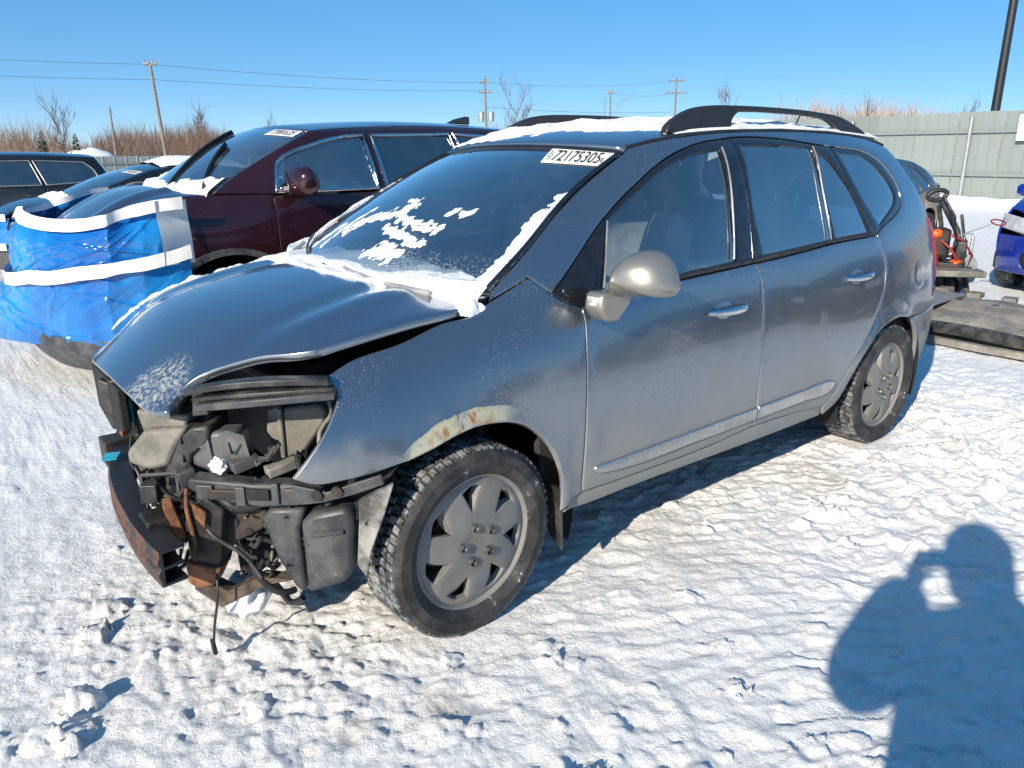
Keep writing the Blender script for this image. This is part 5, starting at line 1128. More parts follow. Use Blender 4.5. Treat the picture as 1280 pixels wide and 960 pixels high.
# ============================ snow covered ground ============================
def graded(lo, hi, dlo, dhi, step, grow=1.07, smax=40):
    """coordinates dense in dlo..dhi, growing outwards to lo and hi"""
    c = list(np.arange(dlo, dhi+step/2, step)); s = step
    while c[-1] < hi: s = min(s*grow, smax); c.append(c[-1]+s)
    s = step
    while c[0] > lo: s = min(s*grow, smax); c.insert(0, c[0]-s)
    return np.array(c)
CLODS = []
def ground_height(X, Y):
    d = np.hypot(X-.3, Y-1.5); near = np.clip(1.25-d/16, 0, 1)
    h = .018*fbm(X*.9, Y*.9, 3, 1)+.030*fbm(X*.17, Y*.17, 3, 2)
    a = R(148); u = X*math.cos(a)+Y*math.sin(a); v = -X*math.sin(a)+Y*math.cos(a)
    right = np.clip((.9-X)/1.2, 0, 1)
    sc = fbm(u*5.5, v*17, 4, 5); h = h+near*right*(.012*sc-.006*np.maximum(0, fbm(u*3.2, v*9, 4, 7)-.18)*4)
    chop = fbm(X*7, Y*7, 5, 9); h = h+near*(.013*chop+.030*np.maximum(0, fbm(X*4.2, Y*4.2, 4, 11)-.20)*(1+.6*chop))
    rough = np.clip(fbm(X*.8, Y*.8, 3, 15)*1.6+.55, 0, 1.3)
    gx = np.clip(1-((X-1.05)/1.0)**2-((Y-.9)/1.3)**2, 0, 1)
    bx = np.clip(1-((X-.15)/.75)**2-((Y-1.75)/.55)**2, 0, 1)+np.clip(1-((X+2.3)/1.6)**2-((Y-1.55)/.6)**2, 0, 1)+np.clip(1-((X+3.6)/1.5)**2-((Y-.9)/.9)**2, 0, 1)
    h = h+near*rough*(.009+.011*gx+.014*bx)*fbm(X*15, Y*15, 4, 17)
    q = 2.6*fbm(u*1.5, v*4.2, 5, 33)+.9*fbm(X*6, Y*6, 4, 35)+7; fr = q-np.floor(q)          # crusted plates with small broken steps
    plate = np.clip(fbm(X*.9, Y*.9, 3, 37)*2+.55, 0, 1)*np.clip(.25+.9*right+.4*gx, 0, 1)
    st = np.clip((fr-.86)/.14, 0, 1); h = h+near*plate*.017*((np.floor(q)+st*st*(3-2*st))-q*.93)
    near = near*np.clip(.80+1.1*fbm(X*.55, Y*.55, 3, 61), .35, 1.15)                    # packed smoother patches
    ridge = 1-np.abs(fbm(X*2.6, Y*2.6, 4, 19))*2; h = h+near*.034*bx*(np.clip(ridge, 0, 1)**2-.4)*(1+.8*chop)
    return h
def build_ground():
    gx = graded(-420, 300, -4.0, 2.0, .008, 1.04); gy = graded(-420, 120, -.4, 2.5, .008, 1.04)
    X, Y = np.meshgrid(gx, gy, indexing='ij'); H = ground_height(X, Y)
    # loose clods thrown about: each is a rough lump raised out of the sheet
    rg = np.random.default_rng(3); cl = [(1.10, .46, .050, .055), (1.15, .55, .05, .022), (1.22, .52, .05, .02), (1.16, .62, .03, .03), (.93, -.05, .05, .03), (1.0, .1, .04, .03)]
    for _ in range(900):
        k = rg.random()
        if k < .35: x, y = rg.normal(1.0, .5), rg.normal(.55, .6)
        elif k < .62: x, y = rg.normal(-2.6, 1.1), rg.normal(1.45, .42)
        elif k < .75: x, y = rg.normal(.1, .45), rg.normal(1.75, .35)
        else: x, y = rg.uniform(-4.5, 2.2), rg.uniform(-1.2, 2.7)
        r = .006+.028*rg.random()**4
        if k > .35 and k < .62: r *= 1.5
        cl.append((x, y, r, r*rg.uniform(.25, .55)))
    for x, y, r, hh in cl:
        i0, i1 = np.searchsorted(gx, (x-1.7*r, x+1.7*r)); j0, j1 = np.searchsorted(gy, (y-1.7*r, y+1.7*r))
        if i1-i0 < 2 or j1-j0 < 2: continue
        a, b = X[i0:i1, j0:j1]-x, Y[i0:i1, j0:j1]-y; th = rg.random()*6.3; e = rg.uniform(.6, 1)
        p, q = a*math.cos(th)+b*math.sin(th), (-a*math.sin(th)+b*math.cos(th))/e
        d = np.hypot(p, q)/r*(1+1.0*fbm((X[i0:i1, j0:j1])*1.1/r, Y[i0:i1, j0:j1]*1.1/r, 3, 23))
        f = np.clip((1.12-d)*2.6, 0, 1); f = f*f*(3-2*f)
        H[i0:i1, j0:j1] += hh*f*(1+.35*p/r)
    # pressed flat under the tyres
    for wx in (0, -2.7):
        for wy in (.79, -.79):
            m = np.exp(-(((X-wx)/.22)**2+((Y-wy)/.17)**2)**2); H = H*(1-m)+m*.004
    F = np.hypot(X-1, Y-1.5)
    H = H+np.clip((F-14)/60, 0, 1)*.10*fbm(X*.12, Y*.12, 3, 29)
    nx, ny = X.shape
    me = bpy.data.meshes.new('snow_ground'); V = np.stack([X, Y, H], -1).reshape(-1, 3).astype(np.float32)
    I = np.arange(nx*ny, dtype=np.int32).reshape(nx, ny)
    Q = np.stack([I[:-1, :-1], I[1:, :-1], I[1:, 1:], I[:-1, 1:]], -1).reshape(-1, 4)
    me.vertices.add(len(V)); me.vertices.foreach_set('co', V.ravel())
    me.loops.add(Q.size); me.loops.foreach_set('vertex_index', Q.ravel())
    me.polygons.add(len(Q)); me.polygons.foreach_set('loop_start', np.arange(0, Q.size, 4, dtype=np.int32)); me.polygons.foreach_set('loop_total', np.full(len(Q), 4, np.int32))
    me.polygons.foreach_set('use_smooth', np.ones(len(Q), bool)); me.update(); me.validate()
    m = NT('trodden_snow'); x, y, z = m.sep()
    c = m.mix(m.ramp(m.noise(5, 8, .65), .3, .72), (.80, .805, .81), (.905, .90, .885))
    patch = m.ramp(m.noise(1.1, 7, .7), .54, .72, 0, .22)                       # tread-stained snow
    c = m.mix(patch, c, (.60, .575, .53))
    for px, py, pr, k in ((-.95, 1.0, .38, .18), (-2.0, .95, .40, .28), (.30, 1.12, .15, .32), (.98, 1.02, .25, .15), (-3.0, 1.15, .3, .16), (.55, 1.05, .10, .3)):
        vec = m.n('VectorMath', 1, {'operation': 'DISTANCE'}, i0=m.co, i1=(px, py, 0))
        dd = m.math('ADD', vec, m.math('MULTIPLY', m.math('SUBTRACT', m.noise(8, 7, .7), .5), .8*pr))
        c = m.mix(m.ramp(dd, pr*.15, pr*.8, k, 0), c, (.50, .42, .32))
    gr = m.ramp(m.noise(85, 4, .6), .70, .76, 0, .55); gr = m.math('MULTIPLY', gr, m.ramp(m.noise(1.7, 5), .5, .65))
    c = m.mix(gr, c, (.12, .11, .10))
    m.set(Base_Color=c, Roughness=.62, Specular_IOR_Level=.35, Normal=m.bump(m.math('ADD', m.noise(70, 8, .75), m.math('MULTIPLY', m.noise(19, 7, .72), 2.)), .75, .013))
    me.materials.append(m.m)
    o = bpy.data.objects.new('snow_ground', me); COL.objects.link(o); tag(o, kind='structure')
build_ground()
# ============================ fences, poles, trees, scrap ============================
def fence_mat():
    m = NT('pale_green_fence'); oi = m.n('ObjectInfo', 5); k = m.math('ADD', m.math('MULTIPLY', oi, .22), .88)
    st_ = m.ramp(m.noise(9, 6, .7, m.scaled(1, 1, .08)), .5, .75, 0, .35); c = m.mix(st_, (.215, .245, .235), (.17, .165, .14))
    m.set(Base_Color=m.n('VectorMath', 0, {'operation': 'SCALE'}, i0=c, i3=k), Roughness=.5, Normal=m.bump(m.noise(1.7, 3), .4, .06)); return m.m
M['fence'] = fence_mat()
M['fence_dark'] = plain('fence_rail_shadow', (.36, .40, .37), .5, var=.06)
M['galv'] = plain('galvanised_post', (.40, .42, .43), .4, .6, var=.1)
M['wood'] = plain('weathered_pole_wood', (.22, .19, .15), .9, var=.3, scale=6)
M['bark'] = plain('twig_bark', (.42, .29, .20), .95, var=.35)
M['bark_pale'] = plain('pale_bark', (.40, .33, .27), .95, var=.3)
M['bark_dark'] = plain('grey_bark', (.15, .12, .10), .95, var=.3)
M['needle'] = plain('dark_needles', (.018, .035, .018), .9, var=.5)
M['wire'] = plain('black_wire', (.10, .10, .11), .6)
M['orange'] = plain('orange_plastic', (.75, .10, .01), .4, var=.15)
M['red'] = plain('red_paint', (.25, .015, .015), .5)
def fence(name, p0, p1, h, label, step=1.15, panels=True):
    a, b = Vector(p0), Vector(p1); L = (b-a).length; d = (b-a)/L; n = Vector((-d.y, d.x, 0))
    if n.dot(Vector(CAM_POS)-a) < 0: n = -n
    root = empty(name, a, 0, label, 'fence')
    m = int(L/step); sheet = None
    for i in range(m):
        u0, u1 = i*step, (i+1)*step-.012; V = []; prof = []
        k = 4; w = (u1-u0)/k
        if i == 0:
            for j in range(k):
                x = j*w; prof += [(x, 0), (x+w*.80, 0), (x+w*.85, .022), (x+w*.95, .022)]
            prof.append((k*w, 0))
            for x, o in prof: V += [tuple(d*x+n*o), tuple(d*x+n*o+Vector((0, 0, h)))]
            MBp = MB().add(V, [(2*j, 2*j+2, 2*j+3, 2*j+1) for j in range(len(prof)-1)])
            sheet = MBp.build('fence_panel', M['fence'], root, 30)
        else:
            c = sheet.copy(); COL.objects.link(c); c.parent = root; c.location = d*u0+Vector((0, 0, random.uniform(-.012, .012)))
    for z in (h*.36, h*.80):
        MB().sweep([d*0+n*.05+Vector((0, 0, z)), d*L+n*.05+Vector((0, 0, z))], [(-.03, -.035), (.03, -.035), (.03, .035), (-.03, .035)]).build('fence_rail', M['fence'], root, 0)
    ps = None
    for i in range(int(L/3.4)+1):
        if ps is None: ps = MB().tube([Vector((0, 0, 0)), Vector((0, 0, h-.12))], .055, 10).build('fence_post', M['galv'], root, 60); c = ps
        else: c = ps.copy(); COL.objects.link(c); c.parent = root
        c.location = d*(i*3.4+.9)+n*.14
    return root, a, d, n
fr_, fa, fd_, fn = fence('metal_fence', (-21.0, 4.8, -.05), (-23.5, -36, -.05), 2.5, 'pale green metal panel fence with two rails at the right')
fence('metal_fence', (-60, -51, -.75), (30, -49, -.75), 2.15, 'distant pale green fence seen past the midnight blue sedan', 2.6)
sg = empty('notice_sign', (-21.42, -4.62, 0), 0, 'white notice board on the green fence, cut by the right edge', 'sign')
MB().box((0, 0, 2.02), (.03, 1.0, .62)).build('board', M['white'], sg, 0, bevel=.004)
for y in (-.46, .46): MB().box((.018, y, 2.02), (.006, .012, .56)).build('border_line', M['black_ink'], sg, 0)
for z in (1.745, 2.295): MB().box((.018, 0, z), (.006, .92, .012)).build('border_line', M['black_ink'], sg, 0)

def pole(name, base, top, r, label, arms=(), mat='wood', cat='pole', group=None, cans=False):
    root = empty(name, base, 0, label, cat, group); t = Vector(top)-Vector(base)
    MB().tube([Vector((0, 0, 0)), t*.5, t], [r, r*.85, r*.65], 8).build('shaft', M[mat], root, 60)
    side_ = Vector((-.78, .62, 0))
    for k, w in arms:
        MB().tube([t*k-side_*w, t*k+side_*w], .07, 6).build('cross_arm', M[mat], root, 60)
        for q in (-.9, -.4, .4, .9): MB().lathe([(.001, 0), (.07, .02), (.05, .14), (.08, .2), (.001, .26)], 8, 'z', c=t*k+side_*w*q+Vector((0, 0, .05))).build('insulator', M['galv'], root, 60)
    if cans:
        for q in (-.45, .5): MB().lathe([(.001, 0), (.30, .02), (.32, .9), (.26, 1.0), (.001, 1.02)], 12, 'z', c=t*.50+side_*q*1.1).build('transformer', M['galv'], root, 50)
    return root
pole('utility_pole', (-14.56, -55.2, -.6), (-14.27, -55.3, 7.35), .13, 'tall leaning wooden utility pole at the far left', [(.985, .4)], group='wooden utility poles')
pole('utility_pole', (-11.44, -55.96, -.6), (-11.53, -55.95, 4.5), .09, 'short leaning wooden pole left of the tall one', group='wooden utility poles')
pole('utility_pole', (-49.9, -65.2, 0), (-49.75, -65.3, 9.05), .15, 'utility pole carrying grey transformers above the maroon vehicle', [(.93, .6), (.82, .7)], group='wooden utility poles', cans=True)
pole('utility_pole', (-59.58, -56.67, 0), (-59.6, -56.65, 7.4), .12, 'plain utility pole behind the roof snow, thicker of the close pair', [(.98, .3)], group='wooden utility poles')
pole('utility_pole', (-59.2, -57.05, 0), (-59.2, -57.05, 6.65), .06, 'thin pole just left of the thicker plain utility pole', group='wooden utility poles')
pole('street_lamp', (-60.05, -56.2, 0), (-60.05, -56.2, 6.0), .05, 'thin street lamp with a curved arm behind the roof snow', mat='galv', cat='street lamp')
MB().tube([(0, 0, 5.9), (-.5, .4, 6.5), (-1.3, 1.0, 6.75)], [.05, .045, .04], 6).build('lamp_arm', M['galv'], [o for o in bpy.data.objects if o.name.startswith('street_lamp')][0], 60)
pole('utility_pole', (-79.43, -64.5, 0), (-79.43, -64.5, 10.3), .15, 'far utility pole with two cross arms left of the roof rail', [(.96, 1.1), (.82, 1.4)], group='wooden utility poles')
lp_ = empty('light_pole', (-27.2, -7.85, 0), 0, 'black light pole rising behind the right end of the fence', 'light pole')
MB().tube([(0, 0, 0), (0, 0, 4), (0, 0, 9.5)], [.15, .13, .11], 12).build('shaft', M['trim'], lp_, 60)
MB().box((.5, .1, 9.5), (1.0, .35, .12)).build('lamp_head', M['trim'], lp_, 30, bevel=.02)
def wire(pts, sag, label, r=.012):
    P = []
    for a, b in zip(pts[:-1], pts[1:]):
        a, b = Vector(a), Vector(b)
        for t in np.linspace(0, 1, 16)[(1 if P else 0):]: P.append(a.lerp(b, t)-Vector((0, 0, sag*4*t*(1-t))))
    tag(MB().tube(P, r, 4).build('power_line', M['wire'], None, 60), label, 'power line', 'power lines strung between the utility poles')
wire([(10.8, -58, 7.6), (-14.3, -55.3, 7.25), (-49.75, -65.3, 8.4)], .30, 'upper power line running left and right from the tall leaning pole')
wire([(10.8, -58, 6.55), (-14.3, -55.3, 6.3), (-49.75, -65.3, 7.6)], .25, 'lower power line running left and right from the tall leaning pole')
wire([(-49.75, -65.3, 8.4), (-79.43, -64.5, 9.9)], .5, 'upper power line from the transformer pole to the far pole')
wire([(-49.75, -65.3, 6.0), (-79.43, -64.5, 6.2)], .3, 'low power line from the transformer pole to the far pole', .016)
wire([(-59.6, -56.65, 7.3), (-79.43, -64.5, 8.5)], .4, 'power line from the plain pole to the far pole')

# --- bare trees, brush and two small firs ---
def bare_tree(base, h, seed, label, spread=.5, mat='bark_dark', group='bare trees along the horizon', r0=None):
    rg = random.Random(seed); root = empty('bare_tree', base, rg.uniform(0, 6), label, 'tree', group); r0 = r0 or h*.016
    P = [Vector((0, 0, 0))]; 
    for i in range(7): P.append(P[-1]+Vector((rg.uniform(-.04, .04)*h, rg.uniform(-.04, .04)*h, h*.135)))
    MB().tube(P, [r0*(1-.11*i) for i in range(8)], 6).build('trunk', M[mat], root, 60)
    cr = MB()
    def grow(p, d, L, r, lv):
        q = [p]
        for i in range(3):
            d = (d+Vector((rg.uniform(-.22, .22), rg.uniform(-.22, .22), rg.uniform(.0, .2)))).normalized(); q.append(q[-1]+d*L/3)
        cr.tube(q, [r, r*.85, r*.65, r*.4], 4 if lv < 2 else 3, cap=False)
        if lv < 3:
            for i in range(4 if lv < 2 else 3):
                k = rg.randint(1, 3); nd = (d+Vector((rg.uniform(-1, 1), rg.uniform(-1, 1), rg.uniform(-.1, .6)))*.75).normalized(); grow(q[k], nd, L*rg.uniform(.45, .7), r*.55, lv+1)
    for i in range(9):
        k = rg.randint(2, 7); a = rg.uniform(0, 6.28); grow(P[k], Vector((math.cos(a)*spread, math.sin(a)*spread, .8)).normalized(), h*rg.uniform(.2, .38), r0*.5, 0)
    cr.build('crown', M[mat], root, 0)
bare_tree((-52.5, -63.1, 0), 7.6, 3, 'bare forked tree right of the transformer pole, tallest on the skyline', .75, r0=.09)
bare_tree((-10.1, -66.4, -.8), 4.6, 5, 'bare thin tree standing between the two small firs', .4)
bare_tree((-5.0, -72, -1), 4.3, 6, 'bare thin tree on the skyline above the black estate car', .5)
bare_tree((-27.0, -68, -1), 4.2, 8, 'dark bare tree above the roof of the maroon vehicle', .6)
bare_tree((-21.0, -68, -1), 4.6, 9, 'bare bushy tree right of the tall leaning pole', .6)
bare_tree((-70, -50, 0), 5.6, 12, 'faint bare tree above the near roof rail', .5)
bare_tree((-24.3, -11.0, 0), 2.4, 14, 'small bare bush at the left end of the green fence', .8)
bare_tree((-27, -9.2, 0), 2.2, 15, 'small bare bush rising over the middle of the green fence', .8)
def fir(base, h, seed, label):
    rg = random.Random(seed); root = empty('fir_tree', base, 0, label, 'tree', 'small fir trees on the far bank')
    MB().tube([(0, 0, 0), (0, 0, h)], [h*.025, .01], 6).build('trunk', M['bark'], root, 60)
    cr = MB()
    for i in range(340):
        z = h*(.06+.93*rg.random()**1.15); L = (1-z/h)*h*.30*(.55+.6*rg.random())+.05; a = rg.uniform(0, 6.28); d = Vector((math.cos(a), math.sin(a), 0)); s = Vector((-d.y, d.x, 0))*L*.22
        p = Vector((0, 0, z)); e = p+d*L-Vector((0, 0, L*.35)); cr.add([p+s*.3, p-s*.3, e-s*.4, e+Vector((0, 0, .05))+d*L*.1, e+s*.4], [(0, 1, 2, 3, 4)])
    cr.build('crown', M['needle'], root, 0)
fir((-8.2, -62.6, -.3), 3.4, 21, 'small dark fir tree, left one of the pair on the far bank')
fir((-10.3, -62.3, -.3), 3.3, 22, 'small dark fir tree, right one of the pair on the far bank')
def brush(name, p0, p1, depth, n, hlo, hhi, label, mat, seed, zb=0., hf=None):
    rg = np.random.default_rng(seed); a = np.array(p0, float); b = np.array(p1, float); d = (b-a)/np.linalg.norm(b-a); nn = np.array([-d[1], d[0]])
    t = rg.random(n); o = (rg.random(n)-.5)*depth; p = a+(b-a)*t[:, None]+nn*o[:, None]; L = np.linalg.norm(b-a)
    clump = .62+.5*fbm(t*L*.16, o*.1, 4, seed); h = (hlo+(hhi-hlo)*rg.random(n)**1.6)*np.clip(clump, .3, 1.3)
    ang = rg.random(n)*6.28; lean = rg.random(n)*.28*h; w = .014+.03*rg.random(n)
    vx = -.6; V = []; F = []
    for i in range(n):
        x, y = p[i]; dx, dy = math.cos(ang[i])*lean[i], math.sin(ang[i])*lean[i]; k = len(V); sx, sy = d*w[i]
        V += [(x-sx, y-sy, zb), (x+sx, y+sy, zb), (x+dx*.55+sx*.6, y+dy*.55+sy*.6, zb+h[i]*.6), (x+dx*.55-sx*.6, y+dy*.55-sy*.6, zb+h[i]*.6), (x+dx, y+dy, zb+h[i])]
        F += [(k, k+1, k+2, k+3), (k+3, k+2, k+4)]
        for j in range(2):
            q = .35+.4*rg.random(); bx, by = x+dx*q, y+dy*q; bz = zb+h[i]*q; a2 = rg.random()*6.28; l2 = h[i]*.28; k = len(V)
            V += [(bx-sx*.7, by-sy*.7, bz), (bx+sx*.7, by+sy*.7, bz), (bx+math.cos(a2)*l2*.5, by+math.sin(a2)*l2*.5, bz+l2)]; F.append((k, k+1, k+2))
    tag(link_mesh(name, V, F, M[mat], None, 0), label, 'brush', kind='stuff')
M['bark_red'] = plain('reddish_twigs', (.46, .29, .20), .95, var=.3)
M['reed'] = plain('dry_reeds', (.56, .43, .29), .95, var=.3)
brush('brushwood', (-78, -74), (22, -70), 14, 26000, 3.0, 7.0, 'brown leafless brushwood along the horizon', 'bark', 31, -.8)
brush('brushwood', (-60, -64), (22, -62), 5, 14000, 1.2, 3.4, 'tan dry undergrowth in front of the leafless brushwood', 'reed', 32, -.8)
brush('brushwood', (-30, -69), (-13, -66), 8, 8000, 3.0, 6.6, 'reddish taller brushwood beside the tall leaning pole', 'bark_red', 33, -.8)
brush('brushwood', (-27.5, 8), (-31, -20), 4, 8000, 2.9, 4.9, 'dry brown reeds standing behind the green fence', 'bark', 34, 0)
brush('brushwood', (-120, -62), (-60, -84), 10, 5000, 3, 7.5, 'pale far brushwood round the transformer pole', 'bark_pale', 35, 0)
X, Y = np.meshgrid(np.linspace(-18, -2, 50), np.linspace(-68, -57, 30), indexing='ij'); H = -1.0+2.0*np.exp(-((X+11.9)/2.6)**2-((Y+62)/3)**2)+1.7*np.exp(-((X+9.5)/3)**2-((Y+63)/3)**2)+.25*fbm(X*.6, Y*.6, 3, 140)
I = np.arange(1500).reshape(50, 30); tag(link_mesh('snow_bank', np.stack([X, Y, H], -1).reshape(-1, 3), np.stack([I[:-1, :-1], I[1:, :-1], I[1:, 1:], I[:-1, 1:]], -1).reshape(-1, 4).tolist(), M['snow'], None, 180), kind='structure')
# snow drift along the foot of the fence
X, Y = np.meshgrid(np.linspace(-22.8, -18.6, 40), np.linspace(-14, 5, 120), indexing='ij'); xx = X+21.1+.06*(Y+2)*0
H = .02+.32*np.exp(-((X+20.9-.061*(Y-4.8))/.8)**2)*(1+.8*fbm(Y*.5, X*.5, 4, 150))-.06
I = np.arange(4800).reshape(40, 120); tag(link_mesh('snow_drift', np.stack([X, Y, H], -1).reshape(-1, 3), np.stack([I[:-1, :-1], I[1:, :-1], I[1:, 1:], I[:-1, 1:]], -1).reshape(-1, 4).tolist(), M['snow'], None, 180), kind='structure')

# --- wheeled machine and torn bumper behind the minivan ---
mc = empty('garden_machine', (-7.0, -.62, 0), 0, 'dark wheeled machine with a loop handle and orange cap behind the minivan', 'machine')
fx_, fy_ = Vector((-.62, .78, 0)), Vector((.78, .62, 0))          # across the view, towards the viewer
def mp(a, b, z): return fx_*a+fy_*b+Vector((0, 0, z))
MB().tube([mp(.22, .1, .12), mp(.05, .05, .75), mp(-.08, 0, .98), mp(-.13, 0, 1.05)], .030, 8).build('frame_bar', M['plastic'], mc, 60)
MB().tube([mp(.05, -.18, .15), mp(-.06, -.1, .8), mp(-.12, -.05, .98)], .022, 8).build('frame_bar', M['plastic'], mc, 60)
ring = [mp(-.17+.085*math.cos(a)+.02*math.sin(a), .02, 1.09+.05*math.sin(a)) for a in np.linspace(0, 2*math.pi, 21)]
MB().tube(ring, .022, 8, up=(.7, .7, 0)).build('loop_handle', M['trim'], mc, 60)
MB().blob(tuple(mp(-.14, .08, .72)), (.055, .055, .05), 4, .06, 3).build('fuel_cap', M['orange'], mc, 60)
MB().box(tuple(mp(-.10, .0, .62)), (.22, .20, .30), rz=.6).build('engine_block', M['steel_dark'], mc, 40, bevel=.03)
MB().tube([mp(-.30, .05, .52), mp(.15, .1, .60)], .014, 6).tube([mp(-.26, .08, .42), mp(.0, .1, .72)], .012, 6).build('red_bar', M['red'], mc, 60, kind='stuff')
MB().box(tuple(mp(.02, .02, .40)), (.30, .26, .10), rz=.5).build('deck', M['steel_dark'], mc, 40, bevel=.02)
for a_, b_ in ((-.22, .12), (.12, -.25)):
    c_ = mp(a_, b_, .17); t_ = MB(); rr = [c_+fx_*(.13*math.cos(q))+Vector((0, 0, .13*math.sin(q))) for q in np.linspace(0, 2*math.pi, 21)]
    t_.tube(rr, .045, 8, up=tuple(fy_)).build('machine_wheel', M['rubber'], mc, 60)
    MB().blob(tuple(c_), (.09, .09, .09), 1, 0, 2).build('wheel_hub', M['steel_dark'], mc, 60)
MB().box(tuple(mp(-.02, .32, .37)), (.22, .55, .06), rz=math.atan2(fx_.y, fx_.x)+1.57).build('grey_plate', M['plastic_tan'], mc, 30, bevel=.01)
blade = [mp(.13, .05, .26), mp(.19, .05, .22), mp(.27, .05, .25), mp(.30, .05, .34), mp(.27, .05, .45), mp(.22, .05, .52), mp(.215, .05, .70), mp(.19, .05, .70), mp(.185, .05, .52), mp(.14, .05, .44), mp(.11, .05, .34)]
MB().slab(blade, tuple(fy_*.03)).build('shovel_blade', M['galv'], mc, 30, bevel=.006)
MB().tube([mp(.06, .08, .70), mp(.22, .05, .76), mp(.36, .0, .81)], .006, 6).build('hook_rod', M['galv'], mc, 60)
lo = [mp(.425+.065*math.cos(a), 0, .83+.025*math.sin(a)-.012*math.cos(a)) for a in np.linspace(0, 2*math.pi, 17)]
MB().tube(lo, .008, 6, up=(.7, .7, 0)).build('rod_grip', M['red'], mc, 60)
MB().tube([mp(.10, .06, .5), mp(.13, .06, .72), mp(.20, .06, .72)], .009, 6).build('lever', M['galv'], mc, 60)
for q_, m_, r_ in (([(-.05, .1, .95), (.06, .1, .62), (.02, .15, .30)], 'trim', .018), ([(-.16, .1, .70), (-.12, .15, .45), (-.20, .2, .20)], 'red', .016), ([(.0, .12, .70), (.10, .12, .66), (.20, .12, .52), (.16, .1, .30)], 'red', .011), ([(-.14, .1, 1.1), (-.02, .16, .90), (.04, .14, .62), (-.08, .18, .48)], 'trim', .008),
                   ([(-.2, .05, .35), (.05, .12, .33), (.26, .05, .40)], 'steel_dark', .022), ([(.10, -.05, .9), (.16, 0, .6), (.20, .02, .3)], 'steel_dark', .016), ([(-.24, .0, .62), (-.16, .1, .52), (.02, .12, .50)], 'trim', .014), ([(-.1, .12, .66), (-.02, .2, .58), (.06, .16, .46)], 'red', .011)):
    MB().tube([mp(*v) for v in q_], r_, 6).build('machine_tube', M[m_], mc, 60)
MB().box(tuple(mp(.10, .05, .56)), (.12, .12, .20), rz=.3, ry=.2).build('gear_case', M['plastic'], mc, 40, bevel=.02)
MB().blob(tuple(mp(.06, .12, .44)), (.06, .06, .04), 7, .1, 2).build('orange_cover', M['orange'], mc, 60)

bc = empty('bumper_cover', (0, 0, 0), 0, 'torn off grey bumper cover lying on the snow behind the minivan', 'car part')
n = 40; yy = np.linspace(-.75, 1.9, n)
def arc(y, x0, k): return x0-k*((y-.7)/1.4)**2
V = []; 
for y in yy:
    j = .012*math.sin(9*y); b0 = arc(y, -5.35, .25)
    V += [(b0, y, .05+j), (b0-.05, y, .13), (b0-.18, y, .16+j), (b0-.55, y, .20), (b0-.62, y, .235), (b0-1.05, y, .20+j), (b0-1.30, y, .15), (b0-1.36, y, .05)]
MB().add(V, [(i*8+j, (i+1)*8+j, (i+1)*8+j+1, i*8+j+1) for i in range(n-1) for j in range(7)]).build('undertray', M['shield'], bc, 50)
MB().sweep([(arc(y, -5.28, .25), y, .12+.012*math.sin(5*y)) for y in yy], [(-.07, -.05), (.06, -.04), (.07, .02), (.02, .05), (-.06, .03)]).build('bumper_lip', M['plastic'], bc, 40)
MB().sweep([(arc(y, -5.12, .25), y, .055) for y in yy], [(-.03, -.03), (.03, -.03), (.03, .02), (-.03, .02)]).build('trim_strip', M['shield'], bc, 40)
for i, y in enumerate(np.linspace(-.5, 1.7, 8)):
    MB().box((arc(y, -6.62, .25), y, .185), (.16, .12, .05), rz=.1*i).build('mounting_clip', M['shield'], bc, 0, bevel=.006)
    MB().tube([(arc(y, -6.0, .25), y+.1, .19), (arc(y, -6.0, .25), y+.1, .235)], .03, 10).build('fixing_hole', M['bay'], bc, 40)
MB().box((-6.0, -.30, .235), (.75, .34, .015), rz=.05).build('pale_panel', M['galv'], bc, 0, bevel=.004)
jb = MB(); rg = random.Random(9)
for i in range(40):
    p = Vector((-5.35+rg.uniform(-.2, .15), -.55+rg.uniform(-.12, .22), rg.uniform(.02, .18))); q = p+Vector((rg.uniform(-.15, .15), rg.uniform(-.15, .15), rg.uniform(-.08, .08))); jb.tube([p, (p+q)/2+Vector((0, 0, .04)), q], rg.uniform(.01, .03), 5)
tag(jb.build('wire_bundle', M['trim'], None, 60), 'tangle of black wiring and plastic on the snow behind the rear wheel', 'wiring')

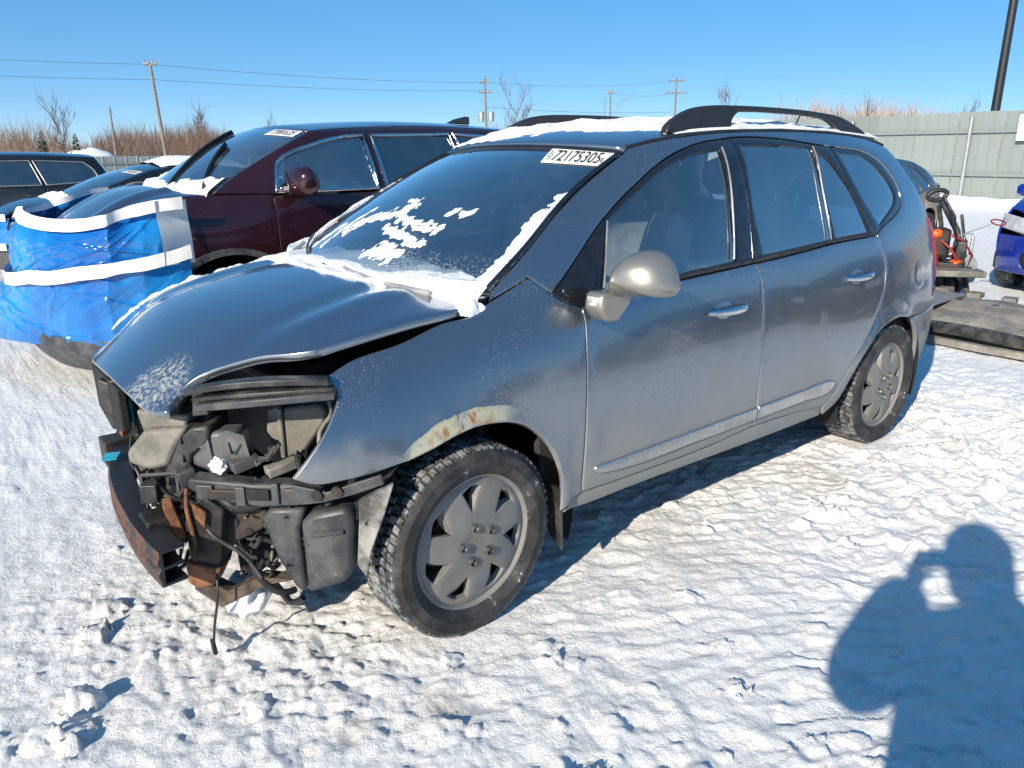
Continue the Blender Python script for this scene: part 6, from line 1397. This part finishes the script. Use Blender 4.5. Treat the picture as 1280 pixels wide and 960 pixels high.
# --- the photographer, seen only as a shadow and in reflections ---
def photographer():
    bx, by = 1.65, 3.02; fwd = Vector((-.636, -.772, 0)); rt = Vector((-.772, .636, 0)); up = Vector((0, 0, 1))
    def p(r_, f_, z): return Vector((bx, by, 0))+rt*r_+fwd*f_+up*z
    ph = empty('person', (bx, by, 0), 0, 'person in a hooded dark winter jacket holding up a phone, seen as a shadow', 'person')
    J = {'hip': (p(0, 0, .92), .17), 'waist': (p(0, .01, 1.08), .22), 'chest': (p(0, .02, 1.30), .23), 'neck': (p(0, .03, 1.53), .10), 'headb': (p(0, .06, 1.62), .12), 'head': (p(-.02, .07, 1.74), .145), 'top': (p(-.02, .05, 1.87), .09),
         'shl': (p(-.20, .02, 1.46), .11), 'ell': (p(-.35, .14, 1.26), .115), 'wrl': (p(-.12, .26, 1.52), .10), 'shr': (p(.20, .02, 1.46), .11), 'elr': (p(.38, .16, 1.20), .078), 'wrr': (p(.10, .25, 1.52), .075),
         'hl': (p(-.10, 0, .84), .13), 'kl': (p(-.13, .04, .48), .085), 'al': (p(-.15, 0, .10), .06), 'fl': (p(-.17, .16, .05), .045), 'hr': (p(.10, 0, .84), .13), 'kr': (p(.13, .04, .48), .085), 'ar': (p(.15, 0, .10), .06), 'fr': (p(.17, .16, .05), .045)}
    E_ = [('hip', 'waist'), ('waist', 'chest'), ('chest', 'neck'), ('neck', 'headb'), ('headb', 'head'), ('head', 'top'), ('chest', 'shl'), ('shl', 'ell'), ('ell', 'wrl'), ('chest', 'shr'), ('shr', 'elr'), ('elr', 'wrr'), ('hip', 'hl'), ('hl', 'kl'), ('kl', 'al'), ('al', 'fl'), ('hip', 'hr'), ('hr', 'kr'), ('kr', 'ar'), ('ar', 'fr')]
    names = list(J); o0 = Vector((bx, by, 0)); jacket = plain('dark_jacket', (.03, .035, .045), .8, bump=.2); skin = plain('hand_skin', (.45, .28, .20), .6)
    def skin_mesh(nm, verts, edges, radii, mat, parent, lv=2, root=0):
        me = bpy.data.meshes.new(nm); me.from_pydata([tuple(v-o0) for v in verts], edges, []); me.materials.append(mat); o = bpy.data.objects.new(nm, me); COL.objects.link(o); o.parent = parent
        sk = o.modifiers.new('skin', 'SKIN'); me.skin_vertices[0].data
        for i, r in enumerate(radii): me.skin_vertices[0].data[i].radius = (r, r); me.skin_vertices[0].data[i].use_root = (i == root)
        o.modifiers.new('sub', 'SUBSURF').levels = lv; o.modifiers['sub'].render_levels = lv; sk.use_smooth_shade = True; return o
    body = skin_mesh('body', [J[k][0] for k in names], [(names.index(a), names.index(b)) for a, b in E_], [J[k][1] for k in names], jacket, ph)
    for s, w in ((-1, 'wrl'), (1, 'wrr')):
        e_ = J['ell' if s < 0 else 'elr'][0]; c = J[w][0]-(J[w][0]-e_).normalized()*.05; V = [c, c+fwd*.02+rt*(-s*.025)+up*.05, c+fwd*.03+rt*(-s*.03)+up*.085]; Ed = [(0, 1), (1, 2)]; Rr = [.03, .036, .036]
        for k in range(4):
            b = V[2]+up*(.018*k-.02); V += [b+fwd*.03+rt*(-s*.01), b+fwd*.035+rt*(-s*(.045-.004*k)), b+fwd*.015+rt*(-s*(.065-.004*k))]; i = len(V); Ed += [(2, i-3), (i-3, i-2), (i-2, i-1)]; Rr += [.0095, .009, .008]
        V += [V[1]+rt*(-s*.03)-fwd*.01, V[1]+rt*(-s*.055)-fwd*.012+up*.02]; i = len(V); Ed += [(1, i-2), (i-2, i-1)]; Rr += [.011, .010]
        skin_mesh('hand', V, Ed, Rr, skin, body)
    c = p(-.02, .34, 1.56); phn = MB(); 
    phn.box(tuple(c-o0), (.16, .008, .078), rz=math.atan2(rt.y, rt.x)); t = phn.build('phone', M['gloss_black'], None, 0, bevel=.002); t.location = o0
    tag(t, 'black smartphone held up in both hands by the photographer', 'phone')
photographer()
